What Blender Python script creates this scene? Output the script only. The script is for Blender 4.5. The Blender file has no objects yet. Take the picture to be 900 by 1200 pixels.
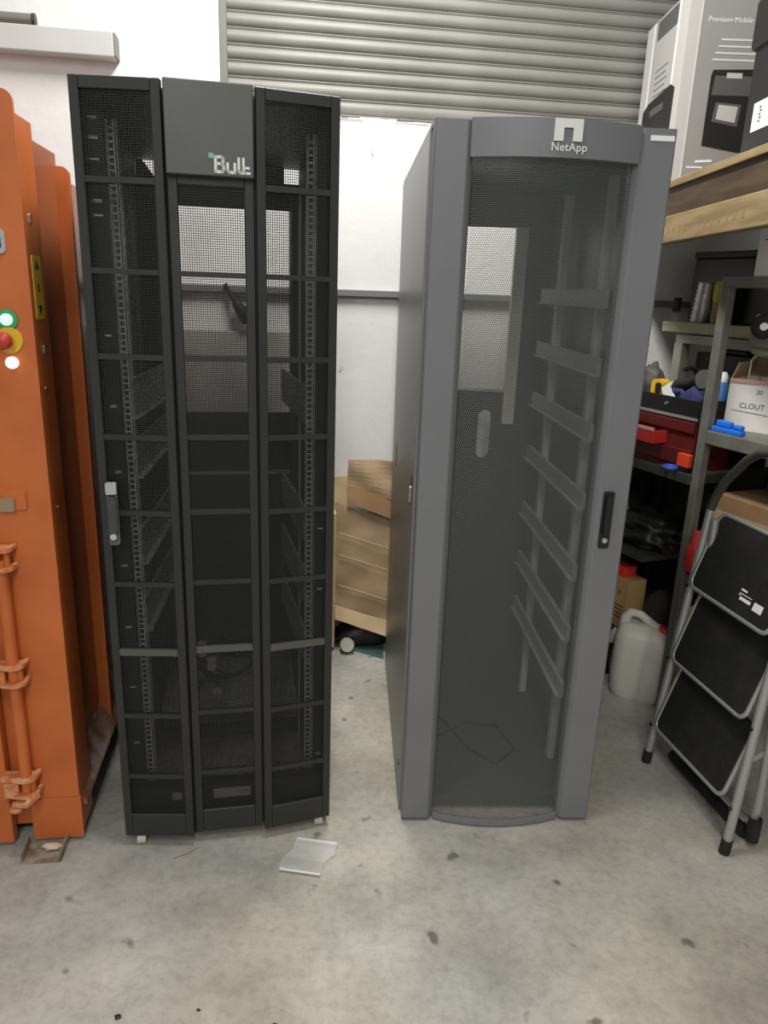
import bpy, bmesh, math, random
import numpy as np
from mathutils import Matrix, Vector, noise

scene = bpy.context.scene
COL = scene.collection
R = math.radians
random.seed(7)

# ------------------------------------------------------------------ camera
cam_data = bpy.data.cameras.new('camera')
cam = bpy.data.objects.new('camera', cam_data)
COL.objects.link(cam)
cam_data.sensor_fit = 'VERTICAL'
cam_data.sensor_height = 24.0
cam_data.lens = 24.0 * 870 / 1200
cam_data.clip_start = 0.05
right, down, fwd = None, None, None
_d = Vector((-105.0, 2919.0, 870.0)).normalized()          # world down in camera axes
_up = -_d
_fw = (Vector((0, 0, 1)) - _up * _up.z).normalized()
_rt = _fw.cross(_up)
if _rt.x < 0:
    _rt = -_rt
right = Vector((_rt.x, _fw.x, _up.x))
down = Vector((_rt.y, _fw.y, _up.y))
fwd = Vector((_rt.z, _fw.z, _up.z))
m = Matrix((right, -down, -fwd)).transposed().to_4x4()
m.translation = (0, 0, 1.6)
cam.matrix_world = m
scene.camera = cam

# ------------------------------------------------------------------ world, lights, exposure
world = bpy.data.worlds.new('world')
scene.world = world
world.use_nodes = True
world.node_tree.nodes['Background'].inputs[0].default_value = (0.95, 0.97, 1.0, 1)
world.node_tree.nodes['Background'].inputs[1].default_value = 0.42

def area(name, loc, size, size_y, power, color=(1, 0.975, 0.93), rot=(0, 0, 0)):
    l = bpy.data.lights.new(name, 'AREA')
    l.shape = 'RECTANGLE'; l.size = size; l.size_y = size_y
    l.energy = power; l.color = color
    o = bpy.data.objects.new(name, l)
    o.location = loc; o.rotation_euler = rot
    COL.objects.link(o)
    return o
for (x_, y_, p_) in ((-0.05, 2.1, 84), (0.0, -0.9, 44), (0.0, -3.6, 115)):
    area('ceiling_and_fill_lamp', (x_, y_, 3.6), 0.3, 1.2, p_)  # the ones behind the camera are unseen, added as front fill
scene.view_settings.view_transform = 'Standard'
scene.view_settings.look = 'None'
scene.view_settings.gamma = 1
scene.view_settings.use_curve_mapping = False
scene.view_settings.exposure = 0.0

# ------------------------------------------------------------------ helpers
def lin(c):
    return tuple(((v / 255) / 12.92 if v / 255 <= 0.04045 else ((v / 255 + 0.055) / 1.055) ** 2.4) for v in c)

MATS = {}
def mat(name, rgb, rough=0.5, metal=0.0, var=0.0, scale=8.0, bump=0.0, bscale=60.0, rgb2=None, spec=0.5, emit=0.0,
        alpha=1.0, trans=0.0, lo=0.4, hi=0.62, stretch=None, detail=6):
    if name in MATS:
        return MATS[name]
    mt = bpy.data.materials.new(name); mt.use_nodes = True
    nt = mt.node_tree; b = nt.nodes['Principled BSDF']
    c = lin(rgb)
    b.inputs['Base Color'].default_value = (*c, 1)
    b.inputs['Roughness'].default_value = rough
    b.inputs['Metallic'].default_value = metal
    b.inputs['Specular IOR Level'].default_value = spec
    b.inputs['Alpha'].default_value = alpha
    b.inputs['Transmission Weight'].default_value = trans
    if emit:
        b.inputs['Emission Color'].default_value = (*c, 1)
        b.inputs['Emission Strength'].default_value = emit
    if var > 0 or rgb2 or bump > 0:
        tc = nt.nodes.new('ShaderNodeTexCoord')
        src = tc.outputs['Object']
        if stretch:
            mp = nt.nodes.new('ShaderNodeMapping'); mp.inputs['Scale'].default_value = stretch
            nt.links.new(src, mp.inputs['Vector']); src = mp.outputs['Vector']
    if var > 0 or rgb2:
        n = nt.nodes.new('ShaderNodeTexNoise'); n.inputs['Scale'].default_value = scale
        n.inputs['Detail'].default_value = detail
        nt.links.new(src, n.inputs['Vector'])
        rmp = nt.nodes.new('ShaderNodeValToRGB')
        c2 = lin(rgb2) if rgb2 else tuple(max(0, v * (1 - var)) for v in c)
        rmp.color_ramp.elements[0].color = (*c2, 1); rmp.color_ramp.elements[1].color = (*c, 1)
        rmp.color_ramp.elements[0].position = lo; rmp.color_ramp.elements[1].position = hi
        nt.links.new(n.outputs['Fac'], rmp.inputs['Fac'])
        nt.links.new(rmp.outputs['Color'], b.inputs['Base Color'])
    if bump > 0:
        n2 = nt.nodes.new('ShaderNodeTexNoise'); n2.inputs['Scale'].default_value = bscale; n2.inputs['Detail'].default_value = 4
        nt.links.new(src, n2.inputs['Vector'])
        bp = nt.nodes.new('ShaderNodeBump'); bp.inputs['Strength'].default_value = bump; bp.inputs['Distance'].default_value = 0.01
        nt.links.new(n2.outputs['Fac'], bp.inputs['Height'])
        nt.links.new(bp.outputs['Normal'], b.inputs['Normal'])
    MATS[name] = mt
    return mt

class MB:
    """collects shapes; build() links them as ONE mesh object"""
    def __init__(s):
        s.v = []; s.f = []; s.smooth = []
    def add(s, vs, fs, M=None, smooth=False):
        o = len(s.v)
        for p in vs:
            s.v.append(tuple(M @ Vector(p)) if M is not None else tuple(p))
        for f in fs:
            s.f.append(tuple(i + o for i in f)); s.smooth.append(smooth)
        return s
    def box(s, x0, x1, y0, y1, z0, z1, M=None):
        vs = [(x0, y0, z0), (x1, y0, z0), (x1, y1, z0), (x0, y1, z0), (x0, y0, z1), (x1, y0, z1), (x1, y1, z1), (x0, y1, z1)]
        fs = [(0, 3, 2, 1), (4, 5, 6, 7), (0, 1, 5, 4), (1, 2, 6, 5), (2, 3, 7, 6), (3, 0, 4, 7)]
        return s.add(vs, fs, M)
    def bar(s, a, b, w, h=None, upv=(0, 0, 1)):
        a = Vector(a); b = Vector(b); d = b - a; L = d.length; d.normalize()
        h = h or w
        up = Vector(upv)
        if abs(d.dot(up)) > 0.98:
            up = Vector((0, 1, 0))
        x = d.cross(up).normalized(); y = x.cross(d)
        M = Matrix((x, d, y)).transposed().to_4x4(); M.translation = a
        return s.box(-w / 2, w / 2, 0, L, -h / 2, h / 2, M)
    def prism(s, poly, z0, z1, M=None, smooth=False):
        n = len(poly)
        vs = [(p[0], p[1], z0) for p in poly] + [(p[0], p[1], z1) for p in poly]
        s.add(vs, [tuple(range(n))[::-1], tuple(range(n, 2 * n))], M)
        return s.add(vs, [(i, (i + 1) % n, (i + 1) % n + n, i + n) for i in range(n)], M, smooth)
    def tube(s, pts, r, seg=10, caps=True, closed=False):
        pts = [Vector(p) for p in pts]
        n = len(pts); rr = r if isinstance(r, (list, tuple)) else [r] * n
        up = Vector((0, 0, 1)); rings = []
        prev = None
        for i in range(n):
            if closed:
                d = (pts[(i + 1) % n] - pts[i - 1])
            else:
                d = pts[min(i + 1, n - 1)] - pts[max(i - 1, 0)]
            d.normalize()
            if prev is None:
                ref = up if abs(d.dot(up)) < 0.95 else Vector((1, 0, 0))
                x = d.cross(ref).normalized()
            else:
                x = (prev - d * prev.dot(d)).normalized()
            prev = x; y = d.cross(x)
            rings.append([pts[i] + (x * math.cos(2 * math.pi * k / seg) + y * math.sin(2 * math.pi * k / seg)) * rr[i] for k in range(seg)])
        vs = [p for rg in rings for p in rg]; fs = []
        for i in range(n if closed else n - 1):
            j = (i + 1) % n
            for k in range(seg):
                fs.append((i * seg + k, i * seg + (k + 1) % seg, j * seg + (k + 1) % seg, j * seg + k))
        s.add(vs, fs, None, True)
        if caps and not closed:
            s.add(rings[0], [tuple(range(seg))[::-1]]); s.add(rings[-1], [tuple(range(seg))])
        return s
    def cyl(s, a, b, r, seg=20):
        return s.tube([a, b], r, seg)
    def lathe(s, prof, seg=24, M=None):
        vs = []; fs = []
        for (r, z) in prof:
            vs += [(r * math.cos(2 * math.pi * k / seg), r * math.sin(2 * math.pi * k / seg), z) for k in range(seg)]
        for i in range(len(prof) - 1):
            for k in range(seg):
                fs.append((i * seg + k, i * seg + (k + 1) % seg, (i + 1) * seg + (k + 1) % seg, (i + 1) * seg + k))
        s.add(vs, fs, M, True)
        s.add(vs[:seg], [tuple(range(seg))[::-1]], M); s.add(vs[-seg:], [tuple(range(seg))], M)
        return s
    def lump(s, c, rad, seed=0, amp=0.25, sub=3, freq=2.0, flat=None):
        bm = bmesh.new(); bmesh.ops.create_icosphere(bm, subdivisions=sub, radius=1)
        vs = []
        for v in bm.verts:
            k = 1 + amp * noise.noise(v.co * freq + Vector((seed * 3.1, seed, 0)))
            p = Vector((v.co.x * rad[0] * k, v.co.y * rad[1] * k, v.co.z * rad[2] * k)) + Vector(c)
            if flat is not None and p.z < flat:
                p.z = flat
            vs.append(p)
        fs = [tuple(v.index for v in f.verts) for f in bm.faces]
        bm.free()
        return s.add(vs, fs, None, True)
    def build(s, name, material, parent=None, bevel=0.0, seg=2, M=None):
        me = bpy.data.meshes.new(name)
        me.from_pydata(s.v, [], s.f)
        me.polygons.foreach_set('use_smooth', s.smooth)
        me.materials.append(material)
        me.update()
        o = bpy.data.objects.new(name, me); COL.objects.link(o)
        if parent is not None:
            o.parent = parent
        if M is not None:
            o.matrix_local = M
        if bevel:
            md = o.modifiers.new('bevel', 'BEVEL'); md.width = bevel; md.segments = seg; md.limit_method = 'ANGLE'; md.angle_limit = R(40)
        return o

def tag(o, label=None, cat=None, group=None, kind=None):
    if label: o['label'] = label
    if cat: o['category'] = cat
    if group: o['group'] = group
    if kind: o['kind'] = kind
    return o
def thing(name, label, cat, loc=(0, 0, 0), deg=0.0, group=None):
    o = bpy.data.objects.new(name, None); COL.objects.link(o)
    o.location = loc; o.rotation_euler = (0, 0, R(deg)); o.empty_display_size = 0.1
    return tag(o, label, cat, group)
def box(name, dims, material, parent=None, bevel=0.0):
    return MB().box(*dims).build(name, material, parent, bevel)
def share(o, loc=(0, 0, 0), rot=None, parent=None):
    c = o.copy(); COL.objects.link(c); c.parent = parent if parent else o.parent; c.location = loc
    if rot: c.rotation_euler = rot
    return c
def rrect(w, h, r, n=5, cx=0.0, cy=0.0):
    pts = []
    for (sx, sy, a0) in ((1, 1, 0), (-1, 1, 90), (-1, -1, 180), (1, -1, 270)):
        for k in range(n + 1):
            a = R(a0 + 90 * k / n)
            pts.append((cx + sx * (w / 2 - r) + r * math.cos(a), cy + sy * (h / 2 - r) + r * math.sin(a)))
    return pts
XZ = Matrix(((1, 0, 0, 0), (0, 0, -1, 0), (0, 1, 0, 0), (0, 0, 0, 1)))   # flat drawing (x, y) -> upright (x, z), extrudes to -y
def text_mesh(name, body, size, material, parent, loc, rot=(R(90), 0, 0), extrude=0.0006, bold=0.0, space=1.0, sx=1.0):
    cu = bpy.data.curves.new(name, 'FONT'); cu.body = body; cu.size = size; cu.extrude = extrude; cu.offset = bold
    cu.space_character = space
    t = bpy.data.objects.new('tmp', cu); COL.objects.link(t)
    dg = bpy.context.evaluated_depsgraph_get()
    me = bpy.data.meshes.new_from_object(t.evaluated_get(dg))
    bpy.data.objects.remove(t); bpy.data.curves.remove(cu)
    me.name = name; me.materials.clear(); me.materials.append(material)
    o = bpy.data.objects.new(name, me); COL.objects.link(o)
    o.parent = parent; o.location = loc; o.rotation_euler = rot; o.scale = (sx, 1, 1)
    return o

# ------------------------------------------------------------------ materials
M_wall = mat('painted_wall', (236, 236, 234), 0.75, var=0.10, scale=3.0, bump=0.15, bscale=25, lo=0.25, hi=0.5)
def add_specks(mt):
    nt = mt.node_tree; b = nt.nodes['Principled BSDF']; L = nt.links
    src = b.inputs['Base Color'].links[0].from_socket
    tc = nt.nodes.new('ShaderNodeTexCoord'); col = src
    for (sc, lo_, hi_, c_) in ((13.0, 0.24, 0.28, 0.42), (34.0, 0.235, 0.27, 0.35), (3.2, 0.3, 0.42, 0.90)):
        n = nt.nodes.new('ShaderNodeTexNoise'); n.inputs['Scale'].default_value = sc; n.inputs['Detail'].default_value = 3
        L.new(tc.outputs['Object'], n.inputs['Vector'])
        r = nt.nodes.new('ShaderNodeValToRGB'); r.color_ramp.elements[0].position = lo_; r.color_ramp.elements[1].position = hi_
        r.color_ramp.elements[0].color = (c_, c_, c_ * 0.97, 1); L.new(n.outputs['Fac'], r.inputs['Fac'])
        x = nt.nodes.new('ShaderNodeMix'); x.data_type = 'RGBA'; x.blend_type = 'MULTIPLY'; x.inputs[0].default_value = 1.0
        L.new(col, x.inputs[6]); L.new(r.outputs['Color'], x.inputs[7]); col = x.outputs[2]
    L.new(col, b.inputs['Base Color'])
add_specks(M_wall)
M_shutter = mat('shutter_steel', (134, 133, 127), 0.5, var=0.12, scale=6)
M_guide = mat('shutter_guide', (122, 122, 116), 0.5)
M_blackmetal = mat('black_powder_coat', (43, 44, 42), 0.5, var=0.15, scale=5)
M_blackmesh = mat('black_mesh', (34, 35, 33), 0.5)
M_badge = mat('badge_plate', (86, 88, 84), 0.45, var=0.18, scale=6, lo=0.3, hi=0.7)
M_inner = mat('rack_interior', (38, 39, 37), 0.6)
M_galv = mat('galvanised_rail', (205, 206, 200), 0.45, 0.0)
M_bracket = mat('slide_bracket_steel', (165, 166, 158), 0.5)
M_grey = mat('grey_powder_coat', (122, 123, 126), 0.45, var=0.10, scale=4, lo=0.3, hi=0.7)
M_greyside = mat('grey_side_panel', (128, 129, 129), 0.36, var=0.08, scale=3, lo=0.3, hi=0.7)
M_greymesh = mat('grey_mesh', (110, 113, 110), 0.5)
M_greyinner = mat('grey_interior', (78, 80, 82), 0.55)
M_silver = mat('silver_letter', (225, 226, 222), 0.4)
M_green = mat('green_square', (110, 190, 160), 0.4)
M_black = mat('black_plastic', (24, 24, 26), 0.4)
M_white = mat('white_label', (240, 240, 238), 0.6)
M_chrome = mat('chrome', (215, 215, 212), 0.22, 0.9)
M_orange = mat('orange_paint', (204, 110, 52), 0.42, rgb2=(184, 94, 42), scale=5, lo=0.3, hi=0.65)
M_orange_shade = mat('orange_paint_shaded', (172, 98, 60), 0.26, rgb2=(158, 92, 62), scale=5, lo=0.3, hi=0.7)  # same orange paint, with the side's shade and sheen mixed into the colour
M_rust = mat('worn_clamp_paint', (206, 160, 124), 0.55, rgb2=(200, 110, 50), scale=40)
M_dirty = mat('dusty_ledge', (186, 170, 156), 0.7, rgb2=(150, 100, 70), scale=12)
M_yellow = mat('yellow_plate', (225, 185, 50), 0.5)
M_red = mat('red_plastic', (205, 50, 42), 0.4)
M_card = mat('cardboard', (172, 148, 116), 0.8, rgb2=(160, 134, 102), scale=4, bump=0.1, bscale=20)
M_card2 = mat('cardboard_light', (206, 180, 140), 0.8, var=0.1, scale=10)
M_card3 = mat('cardboard_dark', (140, 108, 74), 0.85, var=0.15, scale=10)
M_wood_shade = mat('shaded_wood', (84, 66, 42), 0.75, rgb2=(64, 48, 30), scale=6, stretch=(6, 0.6, 6))  # timber with the shadow under the shelf board put into its colour
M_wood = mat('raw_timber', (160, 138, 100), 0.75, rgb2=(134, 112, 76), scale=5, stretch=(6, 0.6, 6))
M_steel = mat('worn_steel', (118, 118, 110), 0.5, 0.15, var=0.2, scale=14)
M_steel_dark = mat('dark_steel', (62, 62, 58), 0.55, var=0.2, scale=14)
M_tube = mat('silver_tube', (172, 173, 170), 0.36, 0.45)
M_rubber = mat('black_rubber', (38, 37, 35), 0.75, rgb2=(24, 24, 23), scale=14, bump=0.4, bscale=160, lo=0.45, hi=0.75)
M_can = mat('white_hdpe', (214, 212, 200), 0.45, var=0.08, scale=9)
M_carton = mat('grey_carton', (152, 151, 148), 0.6, var=0.05, scale=4)
M_carton_lt = mat('light_carton_border', (196, 193, 190), 0.6)
M_print = mat('printed_black', (30, 31, 31), 0.5)
M_print_gr = mat('printed_grey', (88, 88, 86), 0.6)
M_case = mat('black_case', (26, 26, 25), 0.45)
M_pen = mat('pen_ink', (60, 58, 66), 0.8)
M_blue = mat('blue_plastic', (40, 120, 225), 0.4)
M_duct = mat('aluminium_foil', (170, 170, 168), 0.35, 0.6, bump=0.3, bscale=40)
M_junk = mat('black_bag', (26, 26, 25), 0.5)
M_junk2 = mat('grey_junk', (84, 84, 80), 0.6, var=0.3, scale=20)
M_redbox = mat('red_drawer', (92, 28, 25), 0.4)
M_glassgreen = mat('green_glass_edge', (70, 120, 100), 0.15, alpha=1.0)
M_board = mat('grey_board', (186, 186, 178), 0.7, var=0.1, scale=6)

# floor: worn concrete with stains
def floor_material():
    mt = bpy.data.materials.new('worn_concrete'); mt.use_nodes = True
    nt = mt.node_tree; b = nt.nodes['Principled BSDF']; L = nt.links
    tc = nt.nodes.new('ShaderNodeTexCoord')
    def nz(scale, detail, rough=0.55, off=(0, 0, 0)):
        mp = nt.nodes.new('ShaderNodeMapping'); mp.inputs['Location'].default_value = off
        L.new(tc.outputs['Object'], mp.inputs['Vector'])
        n = nt.nodes.new('ShaderNodeTexNoise'); n.inputs['Scale'].default_value = scale
        n.inputs['Detail'].default_value = detail; n.inputs['Roughness'].default_value = rough
        L.new(mp.outputs['Vector'], n.inputs['Vector']); return n
    def ramp(src, stops):
        r = nt.nodes.new('ShaderNodeValToRGB')
        while len(r.color_ramp.elements) < len(stops):
            r.color_ramp.elements.new(0.5)
        for e, (p, c) in zip(r.color_ramp.elements, stops):
            e.position = p; e.color = (*lin(c), 1)
        L.new(src, r.inputs['Fac']); return r
    def mix(a, bb, fac, mode='MULTIPLY'):
        x = nt.nodes.new('ShaderNodeMix'); x.data_type = 'RGBA'; x.blend_type = mode
        if isinstance(fac, float): x.inputs[0].default_value = fac
        else: L.new(fac, x.inputs[0])
        L.new(a, x.inputs[6]); L.new(bb, x.inputs[7]); return x.outputs[2]
    base = ramp(nz(2.6, 8, 0.62).outputs['Fac'], [(0.32, (146, 143, 136)), (0.5, (172, 169, 160)), (0.68, (194, 190, 181))])
    fine = ramp(nz(38, 6, 0.7).outputs['Fac'], [(0.3, (222, 221, 218)), (0.55, (255, 255, 255))])
    c1 = mix(base.outputs['Color'], fine.outputs['Color'], 0.8)
    warm = ramp(nz(1.1, 3, 0.5, (4, 2, 0)).outputs['Fac'], [(0.4, (255, 250, 240)), (0.6, (250, 252, 255))])
    c2 = mix(c1, warm.outputs['Color'], 1.0)
    spot = ramp(nz(14, 2, 0.4, (9, 1, 0)).outputs['Fac'], [(0.23, (168, 166, 160)), (0.31, (255, 255, 255))])
    c3 = mix(c2, spot.outputs['Color'], 1.0)
    light = ramp(nz(22, 2, 0.4, (2, 7, 0)).outputs['Fac'], [(0.72, (0, 0, 0)), (0.78, (60, 60, 58))])
    c4 = mix(c3, light.outputs['Color'], 1.0, 'ADD')
    L.new(c4, b.inputs['Base Color'])
    rr = nt.nodes.new('ShaderNodeMapRange'); rr.inputs[3].default_value = 0.45; rr.inputs[4].default_value = 0.75
    L.new(nz(6, 4).outputs['Fac'], rr.inputs[0]); L.new(rr.outputs[0], b.inputs['Roughness'])
    bp = nt.nodes.new('ShaderNodeBump'); bp.inputs['Strength'].default_value = 0.15; bp.inputs['Distance'].default_value = 0.01
    L.new(nz(55, 5, 0.7).outputs['Fac'], bp.inputs['Height']); L.new(bp.outputs['Normal'], b.inputs['Normal'])
    return mt

# ------------------------------------------------------------------ the setting
fl = MB(); fl.add([(-5, -4.5, 0), (5, -4.5, 0), (5, 4.6, 0), (-5, 4.6, 0)], [(0, 1, 2, 3)])
tag(fl.build('floor', floor_material()), 'worn pale grey concrete floor with stains and scuffs', kind='structure')

WALL_DEG = 8.5
# wall_back: a thick wall with a tall opening that holds the roller shutter
SHL, SHB, SHR = -0.695, 2.25, 2.6
w = MB()
w.box(-4, SHL, 0, 0.2, 0, 4.0)
w.box(SHL, SHR, 0, 0.2, 0, SHB)
w.box(SHR, 3.6, 0, 0.2, 0, 4.0)
wb = w.build('wall_back', M_wall); wb.location = (0, 3.3, 0); wb.rotation_euler = (0, 0, R(WALL_DEG))
tag(wb, 'scuffed white painted wall behind the cabinets', kind='structure')
wr = box('wall_right', (0, 0.1, -1.2, 3.75, 0, 4.0), mat('grey_side_wall', (120, 118, 112), 0.8)); wr.location = (2.15, 0, 0)
tag(wr, 'plain side wall behind the storage shelves', kind='structure')

# door_1: roller shutter
sh = thing('door_1', 'grey steel roller shutter of curved horizontal slats', None, (0, 3.3, 0), WALL_DEG)
sh['kind'] = 'structure'
box('guide_rail', (SHL, SHL + 0.028, -0.004, 0.09, SHB, 3.4), M_guide, sh, 0.003)
PIT = 0.0555
prof = []
for k in range(11):                                        # curled slat profile (y, z)
    a = k / 10
    prof.append((0.045 - 0.0115 * math.sin(math.pi * a) ** 0.7, a * (PIT - 0.009)))
prof += [(0.047, PIT - 0.0075), (0.040, PIT - 0.005), (0.040, PIT - 0.001), (0.052, PIT)]
def slat_mb():
    s = MB(); n = len(prof); vs = []
    for x in (SHL + 0.02, SHR):
        for (y, z) in prof: vs.append((x, y, z))
        for (y, z) in reversed(prof): vs.append((x, y + 0.006, z))
    N = 2 * n
    s.add(vs, [(i, i + N, (i + 1) % N + N, (i + 1) % N) for i in range(N)], None, True)
    return s
slat0 = slat_mb().build('slat', M_shutter, sh); slat0.location = (0, 0, SHB - 0.033)
for k in range(1, 21):
    share(slat0, (0, 0, SHB - 0.033 + k * PIT))
# ragged plaster lip where the wall meets the shutter
lip = MB(); random.seed(3)
x = SHL + 0.03
while x < 1.6:
    ww = random.uniform(0.02, 0.05)
    lip.box(x, x + ww, 0.0, 0.05, SHB - 0.01, SHB + random.uniform(0.0, 0.009)); x += ww
po = lip.build('trim_1', M_wall); po.location = (0, 3.3, 0); po.rotation_euler = (0, 0, R(WALL_DEG))
tag(po, 'ragged white plaster lip under the roller shutter', kind='structure')

def on_wall(name, label, cat, u=0.0, v=0.0, z=0.0, group=None):
    t = R(WALL_DEG)
    return thing(name, label, cat, (u * math.cos(t) - v * math.sin(t), 3.3 + u * math.sin(t) + v * math.cos(t), z), WALL_DEG, group)

cd = on_wall('wall_conduit', 'long horizontal grey conduit running across the white wall', 'conduit')
MB().box(-1.6, 1.55, -0.026, 0, 1.572, 1.600).build('channel', mat('conduit_grey', (122, 124, 122), 0.5), cd, 0.003)
sd = MB().box(-0.012, 0.012, -0.034, 0, 1.556, 1.616).build('saddle_clip', M_steel_dark, cd, 0.003); sd.location = (1.295, 0, 0)
share(sd, (0.62, 0, 0)); share(sd, (-0.42, 0, 0))

bt = on_wall('cable_trunking', 'white metal box trunking fixed high on the wall', 'trunking')
MB().box(-2.0, -1.07, -0.075, 0, 2.385, 2.468).build('channel', mat('white_steel', (205, 206, 204), 0.5, var=0.06, scale=4), bt, 0.004)
MB().box(-1.072, -1.062, -0.072, -0.002, 2.388, 2.465).build('end_cap', mat('trunking_end', (130, 128, 122), 0.6), bt, 0.002)
pt = on_wall('steel_tube', 'dull steel tube end above the white trunking', 'tube')
MB().tube([(-2.0, -0.06, 2.487), (-1.34, -0.06, 2.487)], 0.019, 16).build('pipe', mat('dull_tube', (140, 140, 132), 0.4, 0.4), pt)
MB().tube([(-1.346, -0.06, 2.487), (-1.336, -0.06, 2.487)], 0.021, 16).build('end_ring', M_steel_dark, pt)

# ------------------------------------------------------------------ black server cabinet
LW = 0.604
LA = (0.0, 0.0); LB = (0.2, -0.031); LC = (0.404, -0.031); LD = (0.604, 0.0)
rackL = thing('server_cabinet', 'tall black server cabinet with a wire mesh door in three columns', 'server cabinet', (-0.727, 1.817, 0), 11.3)
BZ0, BZ1 = 0.035, 2.03
BARS = [1.82 - 0.1977 * k for k in range(9)]

def column(a, b, recess, z1, name):
    """a flat door column between plan points a and b: frame part > crossbars, mesh"""
    ax, ay = a; bx, by = b
    Lc = math.hypot(bx - ax, by - ay); ang = math.atan2(by - ay, bx - ax)
    M = Matrix.Translation((ax, ay + recess, 0)) @ Matrix.Rotation(ang, 4, 'Z')
    st = 0.023; th = 0.018
    f = MB()
    f.box(0.001, st, 0, th, BZ0, z1); f.box(Lc - st, Lc - 0.001, 0, th, BZ0, z1)
    f.box(st, Lc - st, 0, th, BZ0, BZ0 + 0.075)
    f.box(st, Lc - st, 0, th, z1 - 0.026, z1)
    o = f.build(name, M_blackmetal, rackL, 0.0015, 1, M)
    cb = None
    for z in BARS:
        if z > z1 - 0.03: continue
        if cb is None:
            cb = MB().box(st, Lc - st, 0.001, 0.012, -0.0065, 0.0065).build('crossbar', M_blackmetal, o); cb.location = (0, 0, z)
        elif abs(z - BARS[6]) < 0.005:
            lc = MB().box(st, Lc - st, 0.0, 0.013, -0.010, 0.008).build('crossbar', mat('lit_grey_bar', (84, 85, 80), 0.5), o); lc.location = (0, 0, z)  # stronger light on this bar is put into a paler grey
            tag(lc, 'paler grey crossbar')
        else:
            share(cb, (0, 0, z))
    g = MB(); p = 0.0054; wv = 0.0007
    x = st; y = 0.008
    n = int((Lc - 2 * st) / p)
    for i in range(1, n + 1):
        g.box(st + i * p - wv, st + i * p + wv, y, y + 0.0016, BZ0 + 0.07, z1 - 0.02)
    nz_ = int((z1 - 0.02 - BZ0 - 0.07) / p)
    for i in range(nz_):
        zz = BZ0 + 0.07 + i * p
        g.box(st - 0.002, Lc - st + 0.002, y - 0.0004, y + 0.0012, zz - wv, zz + wv)
    tag(g.build('wire_mesh', M_blackmesh, o), kind='stuff')
    return o
colA = column(LA, (0.199, -0.031), 0, BZ1, 'door_column')
colB = column((0.203, -0.031), (0.401, -0.031), 0.016, 1.845, 'door_column')
colC = column((0.405, -0.031), LD, 0, BZ1, 'door_column')
for x_ in (0.201, 0.4035):
    box('hinge_strip', (x_ - 0.008, x_ + 0.008, 0.004, 0.012, BZ0, 2.0), M_inner, rackL)
# badge plate
bp = box('badge_plate', (0.204, 0.400, -0.036, -0.006, 1.838, BZ1 + 0.002), M_badge, rackL, 0.0025)
# logo on the badge: strokes
def strokes(name, polys, wd, material, parent, M):
    g = MB()
    for pl in polys:
        for i in range(len(pl) - 1):
            a = Vector((pl[i][0], pl[i][1], 0)); b = Vector((pl[i + 1][0], pl[i + 1][1], 0)); d = (b - a).normalized()
            n = Vector((-d.y, d.x, 0)) * wd / 2; a2 = a - d * wd * 0.42; b2 = b + d * wd * 0.42
            g.prism([tuple(a2 - n)[:2], tuple(b2 - n)[:2], tuple(b2 + n)[:2], tuple(a2 + n)[:2]], 0, 0.0012)
    return g.build(name, material, parent, M=M)
LM = Matrix.Translation((0.306, -0.0362, 1.8475)) @ XZ
strokes('logo_letter', [[(0.008, 0), (0.008, 0.031), (0.022, 0.031), (0.025, 0.027), (0.025, 0.020), (0.021, 0.017), (0.012, 0.017)],
                        [(0.021, 0.017), (0.026, 0.013), (0.026, 0.004), (0.022, 0), (0.008, 0)]], 0.0062, M_silver, bp, LM)
strokes('logo_letter', [[(0.035, 0.018), (0.035, 0.004), (0.039, 0), (0.051, 0), (0.051, 0.018)]], 0.0060, M_silver, bp, LM)
strokes('logo_letter', [[(0.060, 0.030), (0.060, 0.004), (0.064, 0), (0.070, 0)]], 0.0058, M_silver, bp, LM)
strokes('logo_letter', [[(0.0705, 0.030), (0.0705, 0.004), (0.0745, 0), (0.084, 0)], [(0.0705, 0.011), (0.082, 0.011)]], 0.0056, M_silver, bp, LM)
sq = MB().prism(rrect(0.011, 0.011, 0.001, 2, -0.0015, 0.033), 0, 0.0012).build('logo_square', M_green, bp, M=LM)
# handle
hd = MB()
hd.prism(rrect(0.026, 0.165, 0.008, 4, 0.034, 1.03), 0, 0.012, XZ)
hdl = hd.build('door_handle', mat('handle_grey', (92, 93, 94), 0.45), rackL, 0.002); hdl.location = (0, -0.008, 0)
MB().prism(rrect(0.022, 0.10, 0.009, 4, 0.034, 1.03), 0.012, 0.026, XZ).build('grip', mat('handle_dark', (62, 63, 64), 0.45), hdl, 0.004)
MB().prism(rrect(0.026, 0.03, 0.004, 4, 0.034, 1.10), 0.011, 0.022, XZ).build('top_cap', mat('handle_light', (176, 177, 175), 0.4), hdl, 0.003)
MB().cyl((0.034, -0.026, 0.975), (0.034, -0.030, 0.975), 0.008, 16).build('lock_barrel', M_chrome, hdl)
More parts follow.
